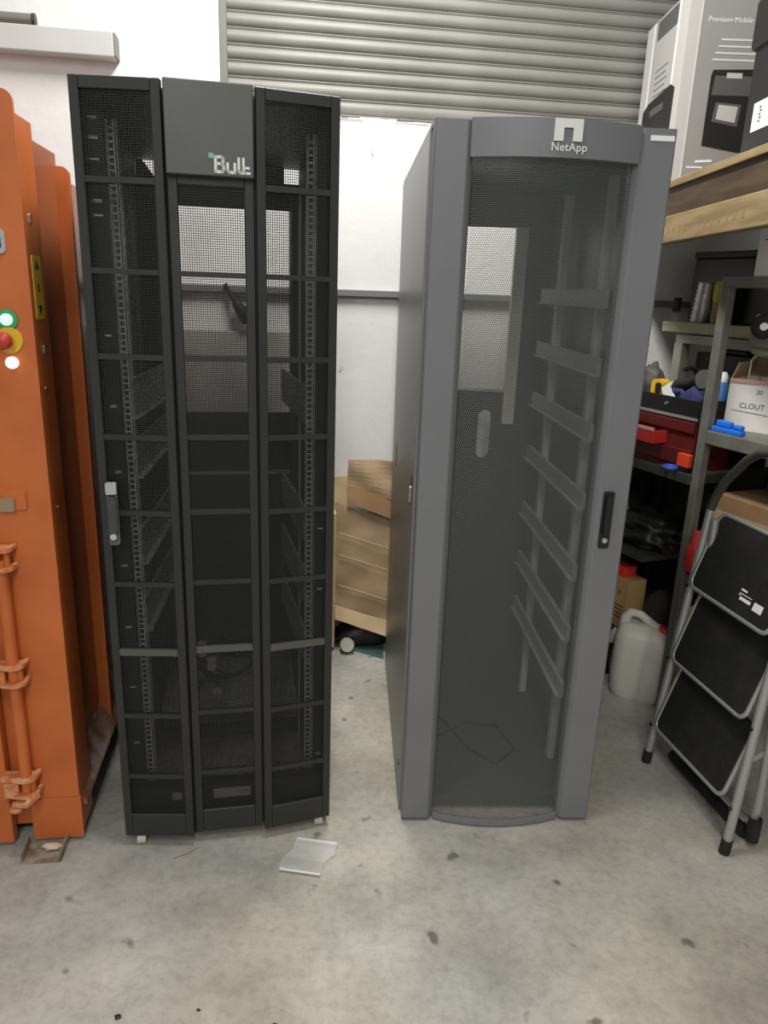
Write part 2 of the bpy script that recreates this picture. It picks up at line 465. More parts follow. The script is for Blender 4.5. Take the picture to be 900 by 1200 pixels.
# shell
sp = box('side_panel', (0.004, 0.022, 0.022, 1.0, 0.05, 2.015), M_inner, rackL, 0.002); share(sp, (0.578, 0, 0))
rf = MB(); rf.box(0.004, 0.6, 0.02, 1.0, 2.005, 2.022); rf.build('roof', M_blackmetal, rackL, 0.002)
fr = MB()                                                    # rear frame with high openings
fr.box(0.02, 0.145, 0.985, 1.0, 0.05, 1.955); fr.box(0.548, 0.584, 0.985, 1.0, 0.05, 1.955)
fr.box(0.145, 0.548, 0.985, 1.0, 1.865, 1.955)
fr.box(0.12, 0.53, 0.985, 1.0, 1.955, 2.006)
fr.box(0.145, 0.548, 0.985, 1.0, 0.05, 0.885); fr.box(0.145, 0.548, 0.985, 1.0, 0.90, 1.13)
fr.build('rear_frame', M_inner, rackL)
MB().bar((0.145, 0.98, 0.893), (0.548, 0.98, 0.893), 0.008, 0.012).build('rear_crossbar', M_bracket, rackL)
gs = MB().prism([(0.024, 1.94), (0.092, 1.94), (0.044, 2.004), (0.024, 2.004)], 0, 0.003, Matrix.Translation((0, 0.955, 0)) @ XZ)
gs.build('gusset', M_inner, rackL)
# perforated mounting rails
def rail_mb(z0, z1):
    g = MB(); pw = 0.0028
    g.box(-0.010, -0.010 + pw + 0.0015, 0, 0.002, z0, z1); g.box(0.010 - pw - 0.0015, 0.010, 0, 0.002, z0, z1)
    z = z0
    while z < z1 - 0.01:
        g.box(-0.0065, 0.0065, 0, 0.002, z, z + 0.0055); z += 0.01588
    g.box(-0.010, -0.008, 0.002, 0.03, z0, z1); g.box(0.0125, 0.0145, -0.001, 0.05, z0, z1)
    return g
rl = rail_mb(0.12, 1.965).build('mounting_rail', M_galv, rackL); rl.location = (0.068, 0.11, 0)
r2 = rail_mb(0.12, 1.965).build('mounting_rail', M_galv, rackL); r2.location = (0.545, 0.11, 0); r2.scale = (-1, 1, 1) if False else (1, 1, 1)
rr_ = MB().box(-0.02, 0.02, 0, 0.02, 0.1, 1.92).build('rear_rail', mat('rear_rail', (58, 60, 58), 0.5), rackL); rr_.location = (0.105, 0.8, 0)
share(rr_, (0.562, 0.8, 0))
MB().bar((0.532, 0.30, 0.12), (0.532, 0.30, 1.88), 0.006, 0.02).build('cable_strip', M_bracket, rackL)
# slide brackets on both sides (plate with a folded lip)
def bracket_mb(h):
    g = MB()
    g.box(-0.0015, 0.0015, 0.0, 0.47, -h / 2, h / 2); g.box(-0.0015, 0.018, 0.0, 0.47, -h / 2, -h / 2 + 0.003)
    g.box(-0.0015, 0.006, 0.0, 0.47, h / 2 - 0.003, h / 2)
    return g
bk = bracket_mb(0.105).build('slide_bracket', M_bracket, rackL)
bk.location = (0.077, 0.115, 1.305); bk.rotation_euler = (0, 0, R(-6.5))
for z in (1.143, 0.895, 0.69):
    share(bk, (0.079, 0.115, z), (0, 0, R(-5)))
for z in (1.29, 0.94, 0.75, 0.56):
    share(bk, (0.536, 0.115, z), (0, 0, R(5)))
# numbered strips, casters, base
lb = MB().box(-0.013, 0.013, 0, 0.001, -0.0035, 0.0035).build('rack_label', M_white, rackL); lb.location = (0.032, 0.08, 1.962)
for z in (1.92, 1.873, 1.782, 1.75):
    share(lb, (0.032, 0.08, z))
lb2 = MB().box(-0.008, 0.008, 0, 0.001, -0.003, 0.003).build('rack_label', M_white, rackL); lb2.location = (0.037, 0.08, 1.469)
for z in (1.291, 1.117, 0.853, 0.668, 0.48, 0.295):
    share(lb2, (0.0375, 0.08, z))
for z in (0.945, 0.762, 0.583, 0.396, 0.207):
    share(lb2, (0.574, 0.08, z))
box('label_strip', (0.020, 0.056, 0.082, 0.086, 0.12, 1.98), M_inner, rackL); box('label_strip', (0.558, 0.585, 0.082, 0.086, 0.12, 1.98), M_inner, rackL)
bs = MB()
bs.box(0.02, 0.584, 0.03, 0.07, 0.05, 0.165); bs.box(0.02, 0.584, 0.95, 0.99, 0.05, 0.115)
bs.box(0.02, 0.06, 0.07, 0.95, 0.05, 0.115); bs.box(0.545, 0.584, 0.07, 0.95, 0.05, 0.115); bs.box(0.06, 0.545, 0.45, 0.50, 0.05, 0.08)
bs.build('base_frame', M_inner, rackL)
box('inner_shelf', (0.062, 0.543, 0.505, 0.94, 0.125, 0.14), M_bracket, rackL)
cs = MB().cyl((-0.012, 0, 0), (0.012, 0, 0), 0.0175, 18).build('caster', mat('cream_nylon', (190, 184, 166), 0.5), rackL); cs.location = (0.045, 0.010, 0.0175)
ck = MB().box(-0.018, 0.018, 0.006, 0.02, 0.0, 0.0175).build('fork', M_steel_dark, cs)
for (x, y) in ((0.570, 0.016), (0.045, 0.92), (0.555, 0.92)):
    c2_ = share(cs, (x, y, 0.0175)); share(ck, (0, 0, 0), parent=c2_)

def in_frame(o, deg, p):
    t = R(deg); return (o[0] + p[0] * math.cos(t) - p[1] * math.sin(t), o[1] + p[0] * math.sin(t) + p[1] * math.cos(t), p[2])
LO = (-0.727, 1.817)
def Lp(u, v, z): return in_frame(LO, 11.3, (u, v, z))
# cables lying in the black cabinet
cb1 = thing('power_cable', 'black power cable coiled in a large loop inside the black cabinet', 'cable', Lp(0.30, 0.72, 0.14), 11.3)
pts = []
for k in range(50):
    a = k / 50 * 2 * math.pi * 2.2
    pts.append((0.11 * math.cos(a) + 0.006 * math.sin(5 * a), 0.10 * math.sin(a), 0.10 + 0.085 * math.sin(a + 0.3) + 0.008 * k / 50))
pts = [(p[0], p[1] * 0.35, max(0.008, p[2])) for p in pts]
MB().tube(pts, 0.006, 8).build('cord', M_black, cb1)
def plug(label, u, v, z, rx, rz, drop):
    t = thing('power_plug', label, 'plug', Lp(u, v, z), 11.3 + rz)
    g = MB(); g.prism(rrect(0.03, 0.05, 0.008), -0.012, 0.012, Matrix.Rotation(R(rx), 4, 'X') @ XZ)
    g.build('plug_body', mat('plug_white', (205, 203, 196), 0.5), t, 0.003)
    MB().tube([(0, 0, 0.02), (0.01, 0.0, 0.04), (-0.03, 0.03, 0.06), (-0.07, 0.05, 0.02), (-0.06, 0.08, -0.05), (0.02, 0.1, 0.135 - drop - 0.1 + 0.11)], 0.004, 7).build('cord', M_black, t)
    return t
plug('white plug hanging highest on the cables inside the black cabinet', 0.215, 0.42, 0.418, 10, 10, 0.3)
plug('white plug dangling just under the topmost plug inside the black cabinet', 0.248, 0.42, 0.363, -14, -18, 0.25)
plug('white tilted plug hanging lowest above the coiled cable', 0.255, 0.42, 0.24, 35, 30, 0.12)
bun = thing('cable_bundle', 'tangle of black cables heaped behind the coiled cable', 'cables', Lp(0.22, 0.86, 0.14), 11.3)
random.seed(11)
g = MB()
for k in range(9):
    a0 = random.uniform(0, 6.28); rr0 = random.uniform(0.04, 0.09); cx = random.uniform(-0.03, 0.16)
    g.tube([(cx + rr0 * math.cos(a0 + j * 0.55), 0.02 + 0.03 * math.sin(j * 0.7 + k), 0.008 + rr0 * 0.9 + rr0 * 0.9 * math.sin(a0 + j * 0.55)) for j in range(11)], 0.0045, 6)
tag(g.build('cords', M_black, bun), kind='stuff')
tag(box('paper_label', (0, 0.11, 0, 0.001, 0, 0.035), mat('pale_paper', (186, 182, 170), 0.7), rackL), 'pale paper label low inside the cabinet').location = (0.255, 0.0285, 0.115)
tag(box('paper_label', (0, 0.03, 0, 0.001, 0, 0.025), mat('pale_paper', (186, 182, 170), 0.7), rackL), 'small pale sticker low inside the cabinet').location = (0.135, 0.0285, 0.122)

# flat panel that greys the wall area behind the black cabinet
bd = on_wall('grey_panel', 'pale grey panel with yellow tape leaning behind the black cabinet', 'board', -0.38, -0.12, 0)
MB().box(-0.62, 0.13, -0.010, 0.010, 0, 1.42).build('panel', M_board, bd, 0.002, M=Matrix.Rotation(R(-4), 4, 'X'))
tp = MB(); tp.prism([(0, 0.12), (0.03, 0.12), (0.10, 0), (0.07, 0)], 0.0105, 0.0115, Matrix.Rotation(R(-4), 4, 'X') @ Matrix.Translation((0.00, 0, 1.14)) @ XZ)
tp.build('tape', M_yellow, bd)

hc = on_wall('hanging_connector', 'black cable connector hanging on the wall behind the black cabinet', 'connector', -0.64, -0.03, 1.50)
MB().tube([(-0.055, 0, 0.105), (-0.03, -0.004, 0.06), (-0.012, -0.006, 0.03)], [0.008, 0.009, 0.013], 10).build('cord', M_black, hc)
MB().tube([(-0.015, -0.006, 0.035), (0.008, -0.008, 0.0), (0.026, -0.006, -0.035), (0.032, -0.004, -0.05)], [0.018, 0.026, 0.024, 0.016], 12).build('connector_body', M_black, hc)
MB().tube([(0.03, -0.006, 0.02), (0.04, -0.008, -0.02)], 0.008, 8).build('latch', M_black, hc)

# ------------------------------------------------------------------ grey server cabinet
RW = 0.592
RO = (0.089, 1.967)
rackR = thing('server_cabinet', 'tall grey server cabinet with a bowed finely perforated door', 'server cabinet', (RO[0], RO[1], 0), 3.0)
def bow(u, u0=0.098, u1=0.494, amt=0.036, v0=0.008):
    t = (u - u0) / (u1 - u0); return v0 - amt * 4 * t * (1 - t)
stl = [(0.0, 0.042), (0.0, 0.005), (0.004, 0.0), (0.080, 0.0), (0.086, 0.004), (0.097, 0.016), (0.099, 0.042)]
MB().prism(stl[::-1], 0.012, 2.0).build('door_stile', M_grey, rackR, 0.0012)
MB().prism([(RW - p[0], p[1]) for p in stl], 0.012, 2.0).build('door_stile', M_grey, rackR, 0.0012)
def bowed(z0, z1, u0, u1, amt, v0, th, n=24):
    front = [(u0 + (u1 - u0) * k / n, bow(u0 + (u1 - u0) * k / n, u0, u1, amt, v0)) for k in range(n + 1)]
    back = [(p[0], max(p[1] + th, 0.03)) for p in front][::-1]
    return MB().prism(front + back, z0, z1)
hdr = bowed(1.918, 2.003, 0.088, 0.504, 0.040, -0.006, 0.02).build('door_header', M_grey, rackR, 0.002)
_f = [(0.098 + 0.396 * k / 24, bow(0.098 + 0.396 * k / 24, amt=0.036, v0=0.004)) for k in range(25)]
MB().prism(_f + [(p[0], p[1] + 0.012) for p in _f][::-1], 0.008, 0.026).build('door_sill', M_grey, rackR, 0.002)
# perforated sheet: hexagonal holes as real geometry
def perforated(u0, u1, z0, z1, pitch, k):
    nx = int((u1 - u0) / pitch); rowh = pitch * 0.8660254; nzz = int((z1 - z0) / rowh)
    ii, jj = np.meshgrid(np.arange(nx), np.arange(nzz))
    cx = u0 + (ii + 0.5 + 0.5 * (jj % 2) * 1.0 - 0.25) * pitch; cz = z0 + (jj + 0.5) * rowh
    cx = cx.ravel(); cz = cz.ravel(); n = len(cx)
    Rr = pitch / math.sqrt(3)
    ang = np.radians(np.arange(6) * 60 + 30)
    V = np.zeros((n, 12, 3))
    for q in range(6):
        for (o, s_) in ((0, 1.0), (6, k)):
            x_ = cx + Rr * s_ * math.cos(ang[q]); V[:, o + q, 0] = x_; V[:, o + q, 2] = cz + Rr * s_ * math.sin(ang[q])
            t = np.clip((x_ - u0) / (u1 - u0), 0, 1); V[:, o + q, 1] = 0.010 - 0.036 * 4 * t * (1 - t)
    V[:, :, 0] = np.clip(V[:, :, 0], u0 - 0.004, u1 + 0.004)
    F = np.array([[q, (q + 1) % 6, (q + 1) % 6 + 6, q + 6] for q in range(6)])
    FF = (F[None] + (np.arange(n) * 12)[:, None, None]).reshape(-1, 4)
    me = bpy.data.meshes.new('perforated_sheet')
    me.vertices.add(n * 12); me.vertices.foreach_set('co', V.reshape(-1))
    me.loops.add(FF.size); me.loops.foreach_set('vertex_index', FF.reshape(-1).astype(np.int32))
    me.polygons.add(len(FF)); me.polygons.foreach_set('loop_start', np.arange(0, FF.size, 4).astype(np.int32))
    me.update(calc_edges=True); me.materials.append(M_greymesh)
    o = bpy.data.objects.new('perforated_sheet', me); COL.objects.link(o); o.parent = rackR
    return o
tag(perforated(0.098, 0.494, 0.025, 1.93, 0.0060, 0.80), kind='stuff')
# logo on the header: square arch and lettering, standing off the bowed face
hy = -0.0475
lg = MB()
lgp = [(0.2775, 1.953), (0.2775, 2.0015), (0.3450, 2.0015), (0.3450, 1.953), (0.3225, 1.953), (0.3225, 1.982), (0.3000, 1.982), (0.3000, 1.953)]
lgo = MB().prism([(p[0], p[1]) for p in lgp][::-1], 0, 0.003, Matrix.Translation((0, hy, 0)) @ XZ).build('logo_arch', M_silver, hdr)
text_mesh('logo_text', 'NetApp', 0.0255, M_silver, hdr, (0.2725, hy, 1.9325), bold=0.0003, space=1.06)
tag(box('asset_sticker', (0.527, 0.586, -0.0012, 0.0, 1.972, 1.984), M_white, rackR), 'white rectangular sticker')
# handle
hb = MB().prism(rrect(0.030, 0.165, 0.004, 3, 0.534, 1.006), 0, 0.006, XZ).build('door_handle', M_black, rackR, 0.001)
MB().prism(rrect(0.019, 0.115, 0.006, 3, 0.534, 1.022), 0.006, 0.020, XZ).build('grip', M_black, hb, 0.003)
MB().cyl((0.534, -0.006, 0.948), (0.534, -0.012, 0.948), 0.0075, 16).build('lock_barrel', M_chrome, hb)
# shell
sl = MB()
sl.box(-0.006, 0.010, 0.052, 1.05, 0.012, 1.985)
spn = sl.build('side_panel', M_greyside, rackR, 0.003)
share(spn, (RW - 0.004, 0, 0))
# left side panel details: recess slots and latch
for (v0, z0, w_, h_) in ((0.12, 1.052, 0.028, 0.095), (0.83, 1.0, 0.03, 0.09)):
    MB().prism(rrect(w_, h_, 0.009, 4), 0, 0.0015, Matrix.Translation((-0.006, v0, z0)) @ Matrix.Rotation(R(-90), 4, 'Z') @ XZ).build('latch_recess', M_black, rackR)
MB().prism(rrect(0.012, 0.05, 0.005, 4), 0.0015, 0.005, Matrix.Translation((-0.006, 0.12, 1.035)) @ Matrix.Rotation(R(-90), 4, 'Z') @ XZ).build('latch', M_chrome, rackR)
MB().cyl((-0.0045, 0.12, 0.13), (-0.009, 0.12, 0.13), 0.008, 12).build('panel_screw', M_black, rackR)
box('corner_post', (0.004, 0.05, 0.044, 0.09, 0.012, 1.99), M_greyinner, rackR); box('corner_post', (RW - 0.05, RW - 0.004, 0.044, 0.09, 0.012, 1.99), M_greyinner, rackR)
box('roof', (-0.004, RW + 0.004, 0.046, 1.05, 1.985, 1.996), M_greyside, rackR, 0.002)
rp = MB()
rp.box(0.01, 0.10, 1.03, 1.05, 0.02, 1.985); rp.box(0.10, RW - 0.01, 1.03, 1.05, 1.846, 1.985)
rp.box(0.475, RW - 0.01, 1.03, 1.05, 0.02, 1.846)
# lower rear panel with a rounded slot
rp.box(0.10, 0.335, 1.03, 1.05, 0.02, 1.225); rp.box(0.390, 0.475, 1.03, 1.05, 0.02, 1.225)
rp.box(0.335, 0.390, 1.03, 1.05, 0.02, 0.95); rp.box(0.335, 0.390, 1.03, 1.05, 1.15, 1.225)
for zc, sg in ((1.1225, 1), (0.9775, -1)):
    arc = [(0.3625 + 0.0275 * math.cos(R(a)), zc + sg * 0.0275 * math.sin(R(a))) for a in range(0, 181, 20)]
    for half in (arc[:5], arc[5:]):
        cx_ = 0.390 if half is not arc[5:] and half[0][0] > 0.3625 else 0.335
        pl2 = half + [(half[-1][0] if cx_ == 0.335 else cx_, zc + sg * 0.0285)] if cx_ > 0.36 else half + [(cx_, zc + sg * 0.0285)]
        rp.prism(pl2 if len(pl2) > 3 else half, 0, 0.018, Matrix.Translation((0, 1.049, 0)) @ XZ)
rp.build('rear_frame', mat('rear_frame_grey', (70, 71, 70), 0.55), rackR)
box('rear_post', (0.428, 0.474, 1.005, 1.03, 1.10, 1.846), mat('pale_post', (222, 218, 198), 0.55), rackR)
MB().bar((0.1, 1.028, 1.233), (0.43, 1.028, 1.233), 0.006, 0.008).build('rear_trim', M_galv, rackR)
vr = box('mounting_rail', (0.528, 0.552, 0, 0.03, 0.05, 1.93), mat('grey_rail', (186, 188, 186), 0.5), rackR); vr.location = (0, 0.26, 0)
share(vr, (0, 0.71, 0))
vl = share(vr, (-0.485, 0.26, 0)); share(vr, (-0.485, 0.71, 0))
sb = MB(); sb.box(0.516, 0.528, 0.17, 0.90, -0.026, 0.026); sb.box(0.504, 0.516, 0.17, 0.90, -0.026, -0.022)
so = sb.build('slide_bracket', mat('grey_slide', (168, 170, 168), 0.5), rackR); so.location = (0, 0, 1.60)
for z in (1.41, 1.22, 1.01, 0.78, 0.57, 0.37):
    share(so, (0, 0, z))
so2 = MB(); so2.box(0.068, 0.090, 0.17, 0.90, -0.022, 0.022)
s2 = so2.build('slide_bracket', mat('grey_slide', (168, 170, 168), 0.5), rackR); s2.location = (0, 0, 1.60)
for z in (1.22, 0.78, 0.36):
    share(s2, (0, 0, z))
pcb = thing('power_cable', 'loose black cable lying in the base of the grey cabinet', 'cable', in_frame(RO, 3.0, (0.24, 0.42, 0.05)), 3.0)
MB().tube([(-0.12, 0.2, 0.006), (-0.05, 0.05, 0.006), (0.02, -0.12, 0.006), (0.10, -0.2, 0.006), (0.18, -0.12, 0.006), (0.14, 0.02, 0.014), (0.02, 0.03, 0.016), (-0.10, -0.05, 0.007), (-0.13, -0.2, 0.006)], 0.006, 8).build('cord', M_black, pcb)
box('base_tray', (0.012, RW - 0.012, 0.06, 1.03, 0.015, 0.05), M_greyinner, rackR)

# ------------------------------------------------------------------ orange machine
om = thing('hydraulic_baler', 'large orange painted steel machine with push buttons and clamps', 'machine', (-0.859, 1.832, 0), 8.5)
fc = MB()
poly = [(-0.9, 0.02), (-0.135, 0.02), (-0.135, 0.0), (0.0, 0.0)]
# front column plate with a rounded top corner
def plate(x0, x1, z0, z1, r, y0, y1, rl=False):
    pts = [(x0, z0), (x1, z0)]
    for k in range(7):
        a = R(90 * k / 6); pts.append((x1 - r + r * math.cos(a), z1 - r + r * math.sin(a)))
    pts.append((x0, z1))
    return MB().prism(pts, 0, y1 - y0, Matrix.Translation((0, y1, 0)) @ XZ)
plate(-0.137, 0.0, 0.155, 2.0, 0.022, 0.0, 0.012).build('front_post', M_orange, om, 0.002)
box('toe_plate', (-0.137, 0.003, -0.001, 0.012, 0.015, 0.153), M_orange, om, 0.002)
MB().box(-0.012, 0.0, 0.012, 0.128, 0.03, 1.955).build('post_flange', M_orange, om, 0.002)
MB().box(-0.10, -0.088, 0.012, 0.30, 0.03, 1.955).build('post_web', M_orange_shade, om)
box('upper_panel', (-0.90, -0.137, 0.004, 0.016, 1.0, 2.0), M_orange, om, 0.003)
box('chamber_panel', (-0.90, -0.137, 0.03, 0.042, 0.05, 1.0), M_orange, om)
dr = box('gate', (-0.90, -0.188, -0.012, 0.02, 0.018, 0.93), M_orange, om, 0.004)
sw = MB().box(-0.90, -0.038, 0.10, 0.47, 0.17, 1.94); sw.build('side_wall', M_orange_shade, om, 0.003)
plate(-0.05, -0.002, 0.06, 1.905, 0.02, 0.45, 0.475).build('rear_flange', M_orange, om, 0.002)
box('hull', (-0.90, -0.04, 0.475, 1.0, 0.08, 1.88), M_orange_shade, om)
MB().prism([(-0.045, 0.20), (-0.045, 0.105), (0.012, 0.105), (0.012, 0.115), (-0.036, 0.20)], 0, 0.85, Matrix.Translation((0, 0.88, 0)) @ XZ).build('base_ledge', M_dirty, om, 0.002)
box('base_frame', (-0.88, -0.06, 0.08, 1.0, 0.0, 0.075), M_black, om)
bf = MB().cyl((0, 0, 0), (0, 0, 0.072), 0.014, 12).build('levelling_foot', M_steel_dark, om); bf.location = (-0.03, 0.16, 0)
share(bf, (-0.03, 0.42, 0))
# buttons
def button(name, u, z, r, d, m_, ring=None, lab=None):
    if ring:
        rg = MB().cyl((u, 0.0, z), (u, -0.005, z), r * 1.75, 24).build('button_ring', ring, om)
    b = MB().lathe([(r, 0), (r, d * 0.7), (r * 0.9, d), (r * 0.4, d * 1.05)], 20, Matrix.Translation((u, -0.003, z)) @ Matrix.Rotation(R(90), 4, 'X'))
    return tag(b.build(name, m_, om), lab)
button('push_button', -0.058, 1.503, 0.014, 0.012, mat('lit_green', (190, 255, 225), 0.3, emit=0.8), mat('green_ring', (60, 150, 90), 0.4), 'lit green button')
MB().cyl((-0.0575, 0, 1.455), (-0.0575, -0.006, 1.455), 0.031, 28).build('button_ring', M_yellow, om)
tag(MB().lathe([(0.008, 0), (0.008, 0.016), (0.020, 0.020), (0.021, 0.034), (0.014, 0.041), (0.004, 0.043)], 24, Matrix.Translation((-0.062, -0.006, 1.455)) @ Matrix.Rotation(R(90), 4, 'X')).build('emergency_stop', mat('estop_red', (190, 60, 45), 0.4), om), 'red mushroom button')
button('push_button', -0.0555, 1.402, 0.0145, 0.012, mat('lit_white', (255, 255, 252), 0.3, emit=1.0), None, 'lit white button')
lt = MB().prism(rrect(0.045, 0.055, 0.012, 4, -0.066, 1.68), 0, 0.006, XZ).build('latch_plate', M_chrome, om, 0.002)
MB().prism(rrect(0.026, 0.036, 0.008, 4, -0.066, 1.68), 0.006, 0.0075, XZ).build('latch_recess', M_black, lt)
# hinge bracket
hg = MB().prism(rrect(0.055, 0.05, 0.006, 3, -0.085, 1.056), 0, 0.008, XZ).build('bracket', M_orange, om, 0.002)
MB().prism(rrect(0.04, 0.034, 0.003, 3, -0.105, 1.045), 0.008, 0.016, XZ).build('bolt_block', mat('bare_bolt', (160, 138, 112), 0.5, 0.3), hg, 0.002)
# yellow warning plate on the post flange, with arrows (faces +x)
SX = Matrix.Translation((0.0002, 0.062, 0)) @ Matrix.Rotation(R(90), 4, 'Z') @ XZ
wp = MB().prism(rrect(0.068, 0.15, 0.008, 4, 0.0, 1.578), 0, 0.0015, SX).build('warning_plate', M_yellow, om)
MB().prism([(-0.014, 1.621), (0.014, 1.621), (0, 1.645)], 0.0015, 0.0022, SX).build('arrow_mark', M_print, wp)
MB().prism([(-0.014, 1.536), (0, 1.512), (0.014, 1.536)], 0.0015, 0.0022, SX).build('arrow_mark', M_print, wp)
strokes('symbol_mark', [[(-0.006, 1.570), (0.006, 1.570)], [(0.0, 1.570), (0.0, 1.588)], [(-0.008, 1.575), (-0.008, 1.585)]], 0.003, M_print, wp, Matrix.Translation((0.0018, 0.062, 0)) @ Matrix.Rotation(R(90), 4, 'Z') @ XZ)
for (v_, z_) in ((0.05, 1.735), (0.066, 1.43), (0.05, 1.335), (0.06, 1.02)):
    rv = MB().prism(rrect(0.012, 0.022 if z_ > 1.4 else 0.008, 0.0035, 3, 0, z_), 0, 0.003, Matrix.Translation((0, v_, 0)) @ Matrix.Rotation(R(90), 4, 'Z') @ XZ)
    rv.build('rivet', M_chrome, om)
# locking rod with clamps
MB().tube([(-0.128, -0.03, 0.20), (-0.128, -0.03, 0.905)], 0.0155, 16).build('locking_rod', M_orange, om)
def clamp(z, tail):
    g = MB()
    for dz in (0.024, -0.028):
        pl_ = [(-0.192, -0.006), (-0.192, -0.045)] + [(-0.128 + 0.032 * math.cos(R(a)), -0.036 + 0.024 * math.sin(R(a))) for a in range(270, 361, 15)] + [(-0.094, -0.002), (-0.104, -0.002), (-0.108, -0.012)]
        g.prism(pl_, z + dz, z + dz + 0.009)
    c = g.build('rod_clamp', M_rust, om, 0.002)
    MB().box(-0.185, -0.146, -0.048, -0.012, z - 0.03, z + 0.018).build('clamp_block', M_rust, c, 0.003)
    MB().tube([(-0.112, -0.03, z - 0.03), (-0.112, -0.03, z + 0.03)], 0.008, 10).build('clamp_pin', M_orange, c)
    if tail:
        MB().tube([(-0.165, -0.04, z - 0.055), (-0.125, -0.058, z - 0.045), (-0.098, -0.052, z - 0.018)], [0.010, 0.011, 0.012], 10).build('clamp_lever', M_rust, c)
        MB().lump((-0.165, -0.035, z - 0.075), (0.02, 0.014, 0.013), 4, 0.2, 2).build('clamp_knob', M_rust, c)
clamp(0.905, False); clamp(0.575, False); clamp(0.225, True)

ub = thing('steel_channel', 'short upturned steel channel lying on the floor before the orange machine', 'bracket', (-0.945, 1.755, 0), 8)
g = MB(); g.box(-0.055, 0.055, -0.02, 0.06, 0, 0.004); g.box(-0.055, -0.051, -0.02, 0.06, 0.004, 0.032); g.box(0.051, 0.055, -0.02, 0.06, 0.004, 0.032)
g.build('channel', mat('rusty_channel', (120, 96, 76), 0.6, rgb2=(150, 140, 128), scale=25), ub, 0.001)
pf = MB().lump((0, 0, 0.008), (0.03, 0.014, 0.008), 8, 0.5, 2, 3.0, flat=0.0).build('paint_flake', mat('pale_flake', (205, 185, 165), 0.8)); pf.location = (-0.935, 1.79, 0.0045)
tag(pf, 'pale flake of debris lying in the steel channel', 'debris')

# ------------------------------------------------------------------ things between the cabinets
cbx = on_wall('cardboard_box', 'collapsed brown cardboard box propped between the two cabinets', 'cardboard box', -0.11, -0.12, 0)
def sheet(pts_fn, nu, nv, th, material, name, parent, amp=0.004, seed=0):
    g = MB(); vs = []
    for j in range(nv + 1):
        for i in range(nu + 1):
            p = Vector(pts_fn(i / nu, j / nv)); p.y += amp * noise.noise(Vector((p.x * 9 + seed, p.z * 9, seed)))
            vs.append(p)
    N = len(vs); vs += [v + Vector((0, th, 0)) for v in vs]; fs = []
    for j in range(nv):
        for i in range(nu):
            a = j * (nu + 1) + i; fs.append((a, a + 1, a + nu + 2, a + nu + 1)); fs.append((a + N, a + nu + 1 + N, a + nu + 2 + N, a + 1 + N))
    rim = [i for i in range(nu + 1)] + [(j + 1) * (nu + 1) - 1 for j in range(1, nv + 1)] + [nv * (nu + 1) + i for i in range(nu - 1, -1, -1)] + [j * (nu + 1) for j in range(nv - 1, 0, -1)]
    for k in range(len(rim)):
        a, b = rim[k], rim[(k + 1) % len(rim)]; fs.append((b, a, a + N, b + N))
    g.add(vs, fs)
    return g.build(name, material, parent)
def quad(p00, p10, p01, p11):
    def fn(s, t):
        return tuple((p00[k] * (1 - s) + p10[k] * s) * (1 - t) + (p01[k] * (1 - s) + p11[k] * s) * t for k in range(3))
    return fn
bm_ = sheet(quad((-0.125, -0.05, 0.20), (0.15, -0.075, 0.12), (-0.125, 0.0, 0.70), (0.15, -0.005, 0.60)), 14, 24, 0.006, M_card, 'main_panel', cbx, 0.012, 1)
sheet(quad((-0.075, -0.022, 0.705), (0.15, -0.03, 0.62), (-0.07, 0.02, 0.77), (0.15, 0.012, 0.70)), 10, 4, 0.006, M_card3, 'fold', cbx, 0.012, 5)
sheet(quad((-0.073, 0.02, 0.765), (0.15, 0.012, 0.70), (-0.07, 0.045, 0.885), (0.15, 0.04, 0.875)), 10, 8, 0.005, M_card, 'top_flap', cbx, 0.03, 3)
sheet(quad((-0.14, 0.03, 0.66), (-0.07, 0.02, 0.67), (-0.14, 0.05, 0.80), (-0.07, 0.04, 0.81)), 6, 6, 0.006, M_card2, 'side_flap', cbx, 0.01, 9)
sheet(quad((-0.125, -0.075, 0.17), (0.15, -0.10, 0.075), (-0.125, -0.055, 0.23), (0.15, -0.08, 0.145)), 16, 3, 0.004, M_card2, 'torn_edge', cbx, 0.016, 12)
MB().box(-0.14, -0.125, -0.05, 0.03, 0.02, 0.66).build('side_panel', M_card2, cbx)
for z in (0.52, 0.42, 0.28):
    MB().bar((-0.11, -0.028 - (0.6 - z) * 0.09, z + 0.05), (0.14, -0.04 - (0.6 - z) * 0.12, z - 0.03), 0.003, 0.004).build('crease', M_card2, bm_)
bk_ = on_wall('rubbish_sack', 'black plastic sack lying at the foot of the cardboard box', 'sack', -0.09, -0.10, 0)
MB().lump((0, 0, 0.05), (0.14, 0.07, 0.07), 3, 0.3, 3, 2.0, flat=0.0).build('sack', M_junk, bk_)
dk = on_wall('tin_lid', 'round pale metal tin end lying before the cardboard box', 'tin', -0.178, -0.20, 0.001)
MB().lathe([(0.030, 0), (0.032, 0.004), (0.032, 0.04), (0.030, 0.044), (0.027, 0.041)], 28, Matrix.Translation((0, 0.03, 0.0325)) @ Matrix.Rotation(R(70), 4, 'X')).build('tin_body', mat('dull_tin', (176, 172, 160), 0.5, 0.2), dk)
gl = thing('glass_sheet', 'dark glass sheet with a green edge lying on the floor between the cabinets', 'glass', (0, 0, 0))
gv = [(-0.215, 3.16), (0.02, 3.04), (0.02, 3.17), (-0.20, 3.20)]
MB().prism(gv, 0.001, 0.008).build('pane', mat('dark_glass', (70, 90, 84), 0.1), gl)
MB().bar((-0.215, 3.158, 0.006), (0.02, 3.038, 0.006), 0.006, 0.010).build('pane_edge', M_glassgreen, gl)

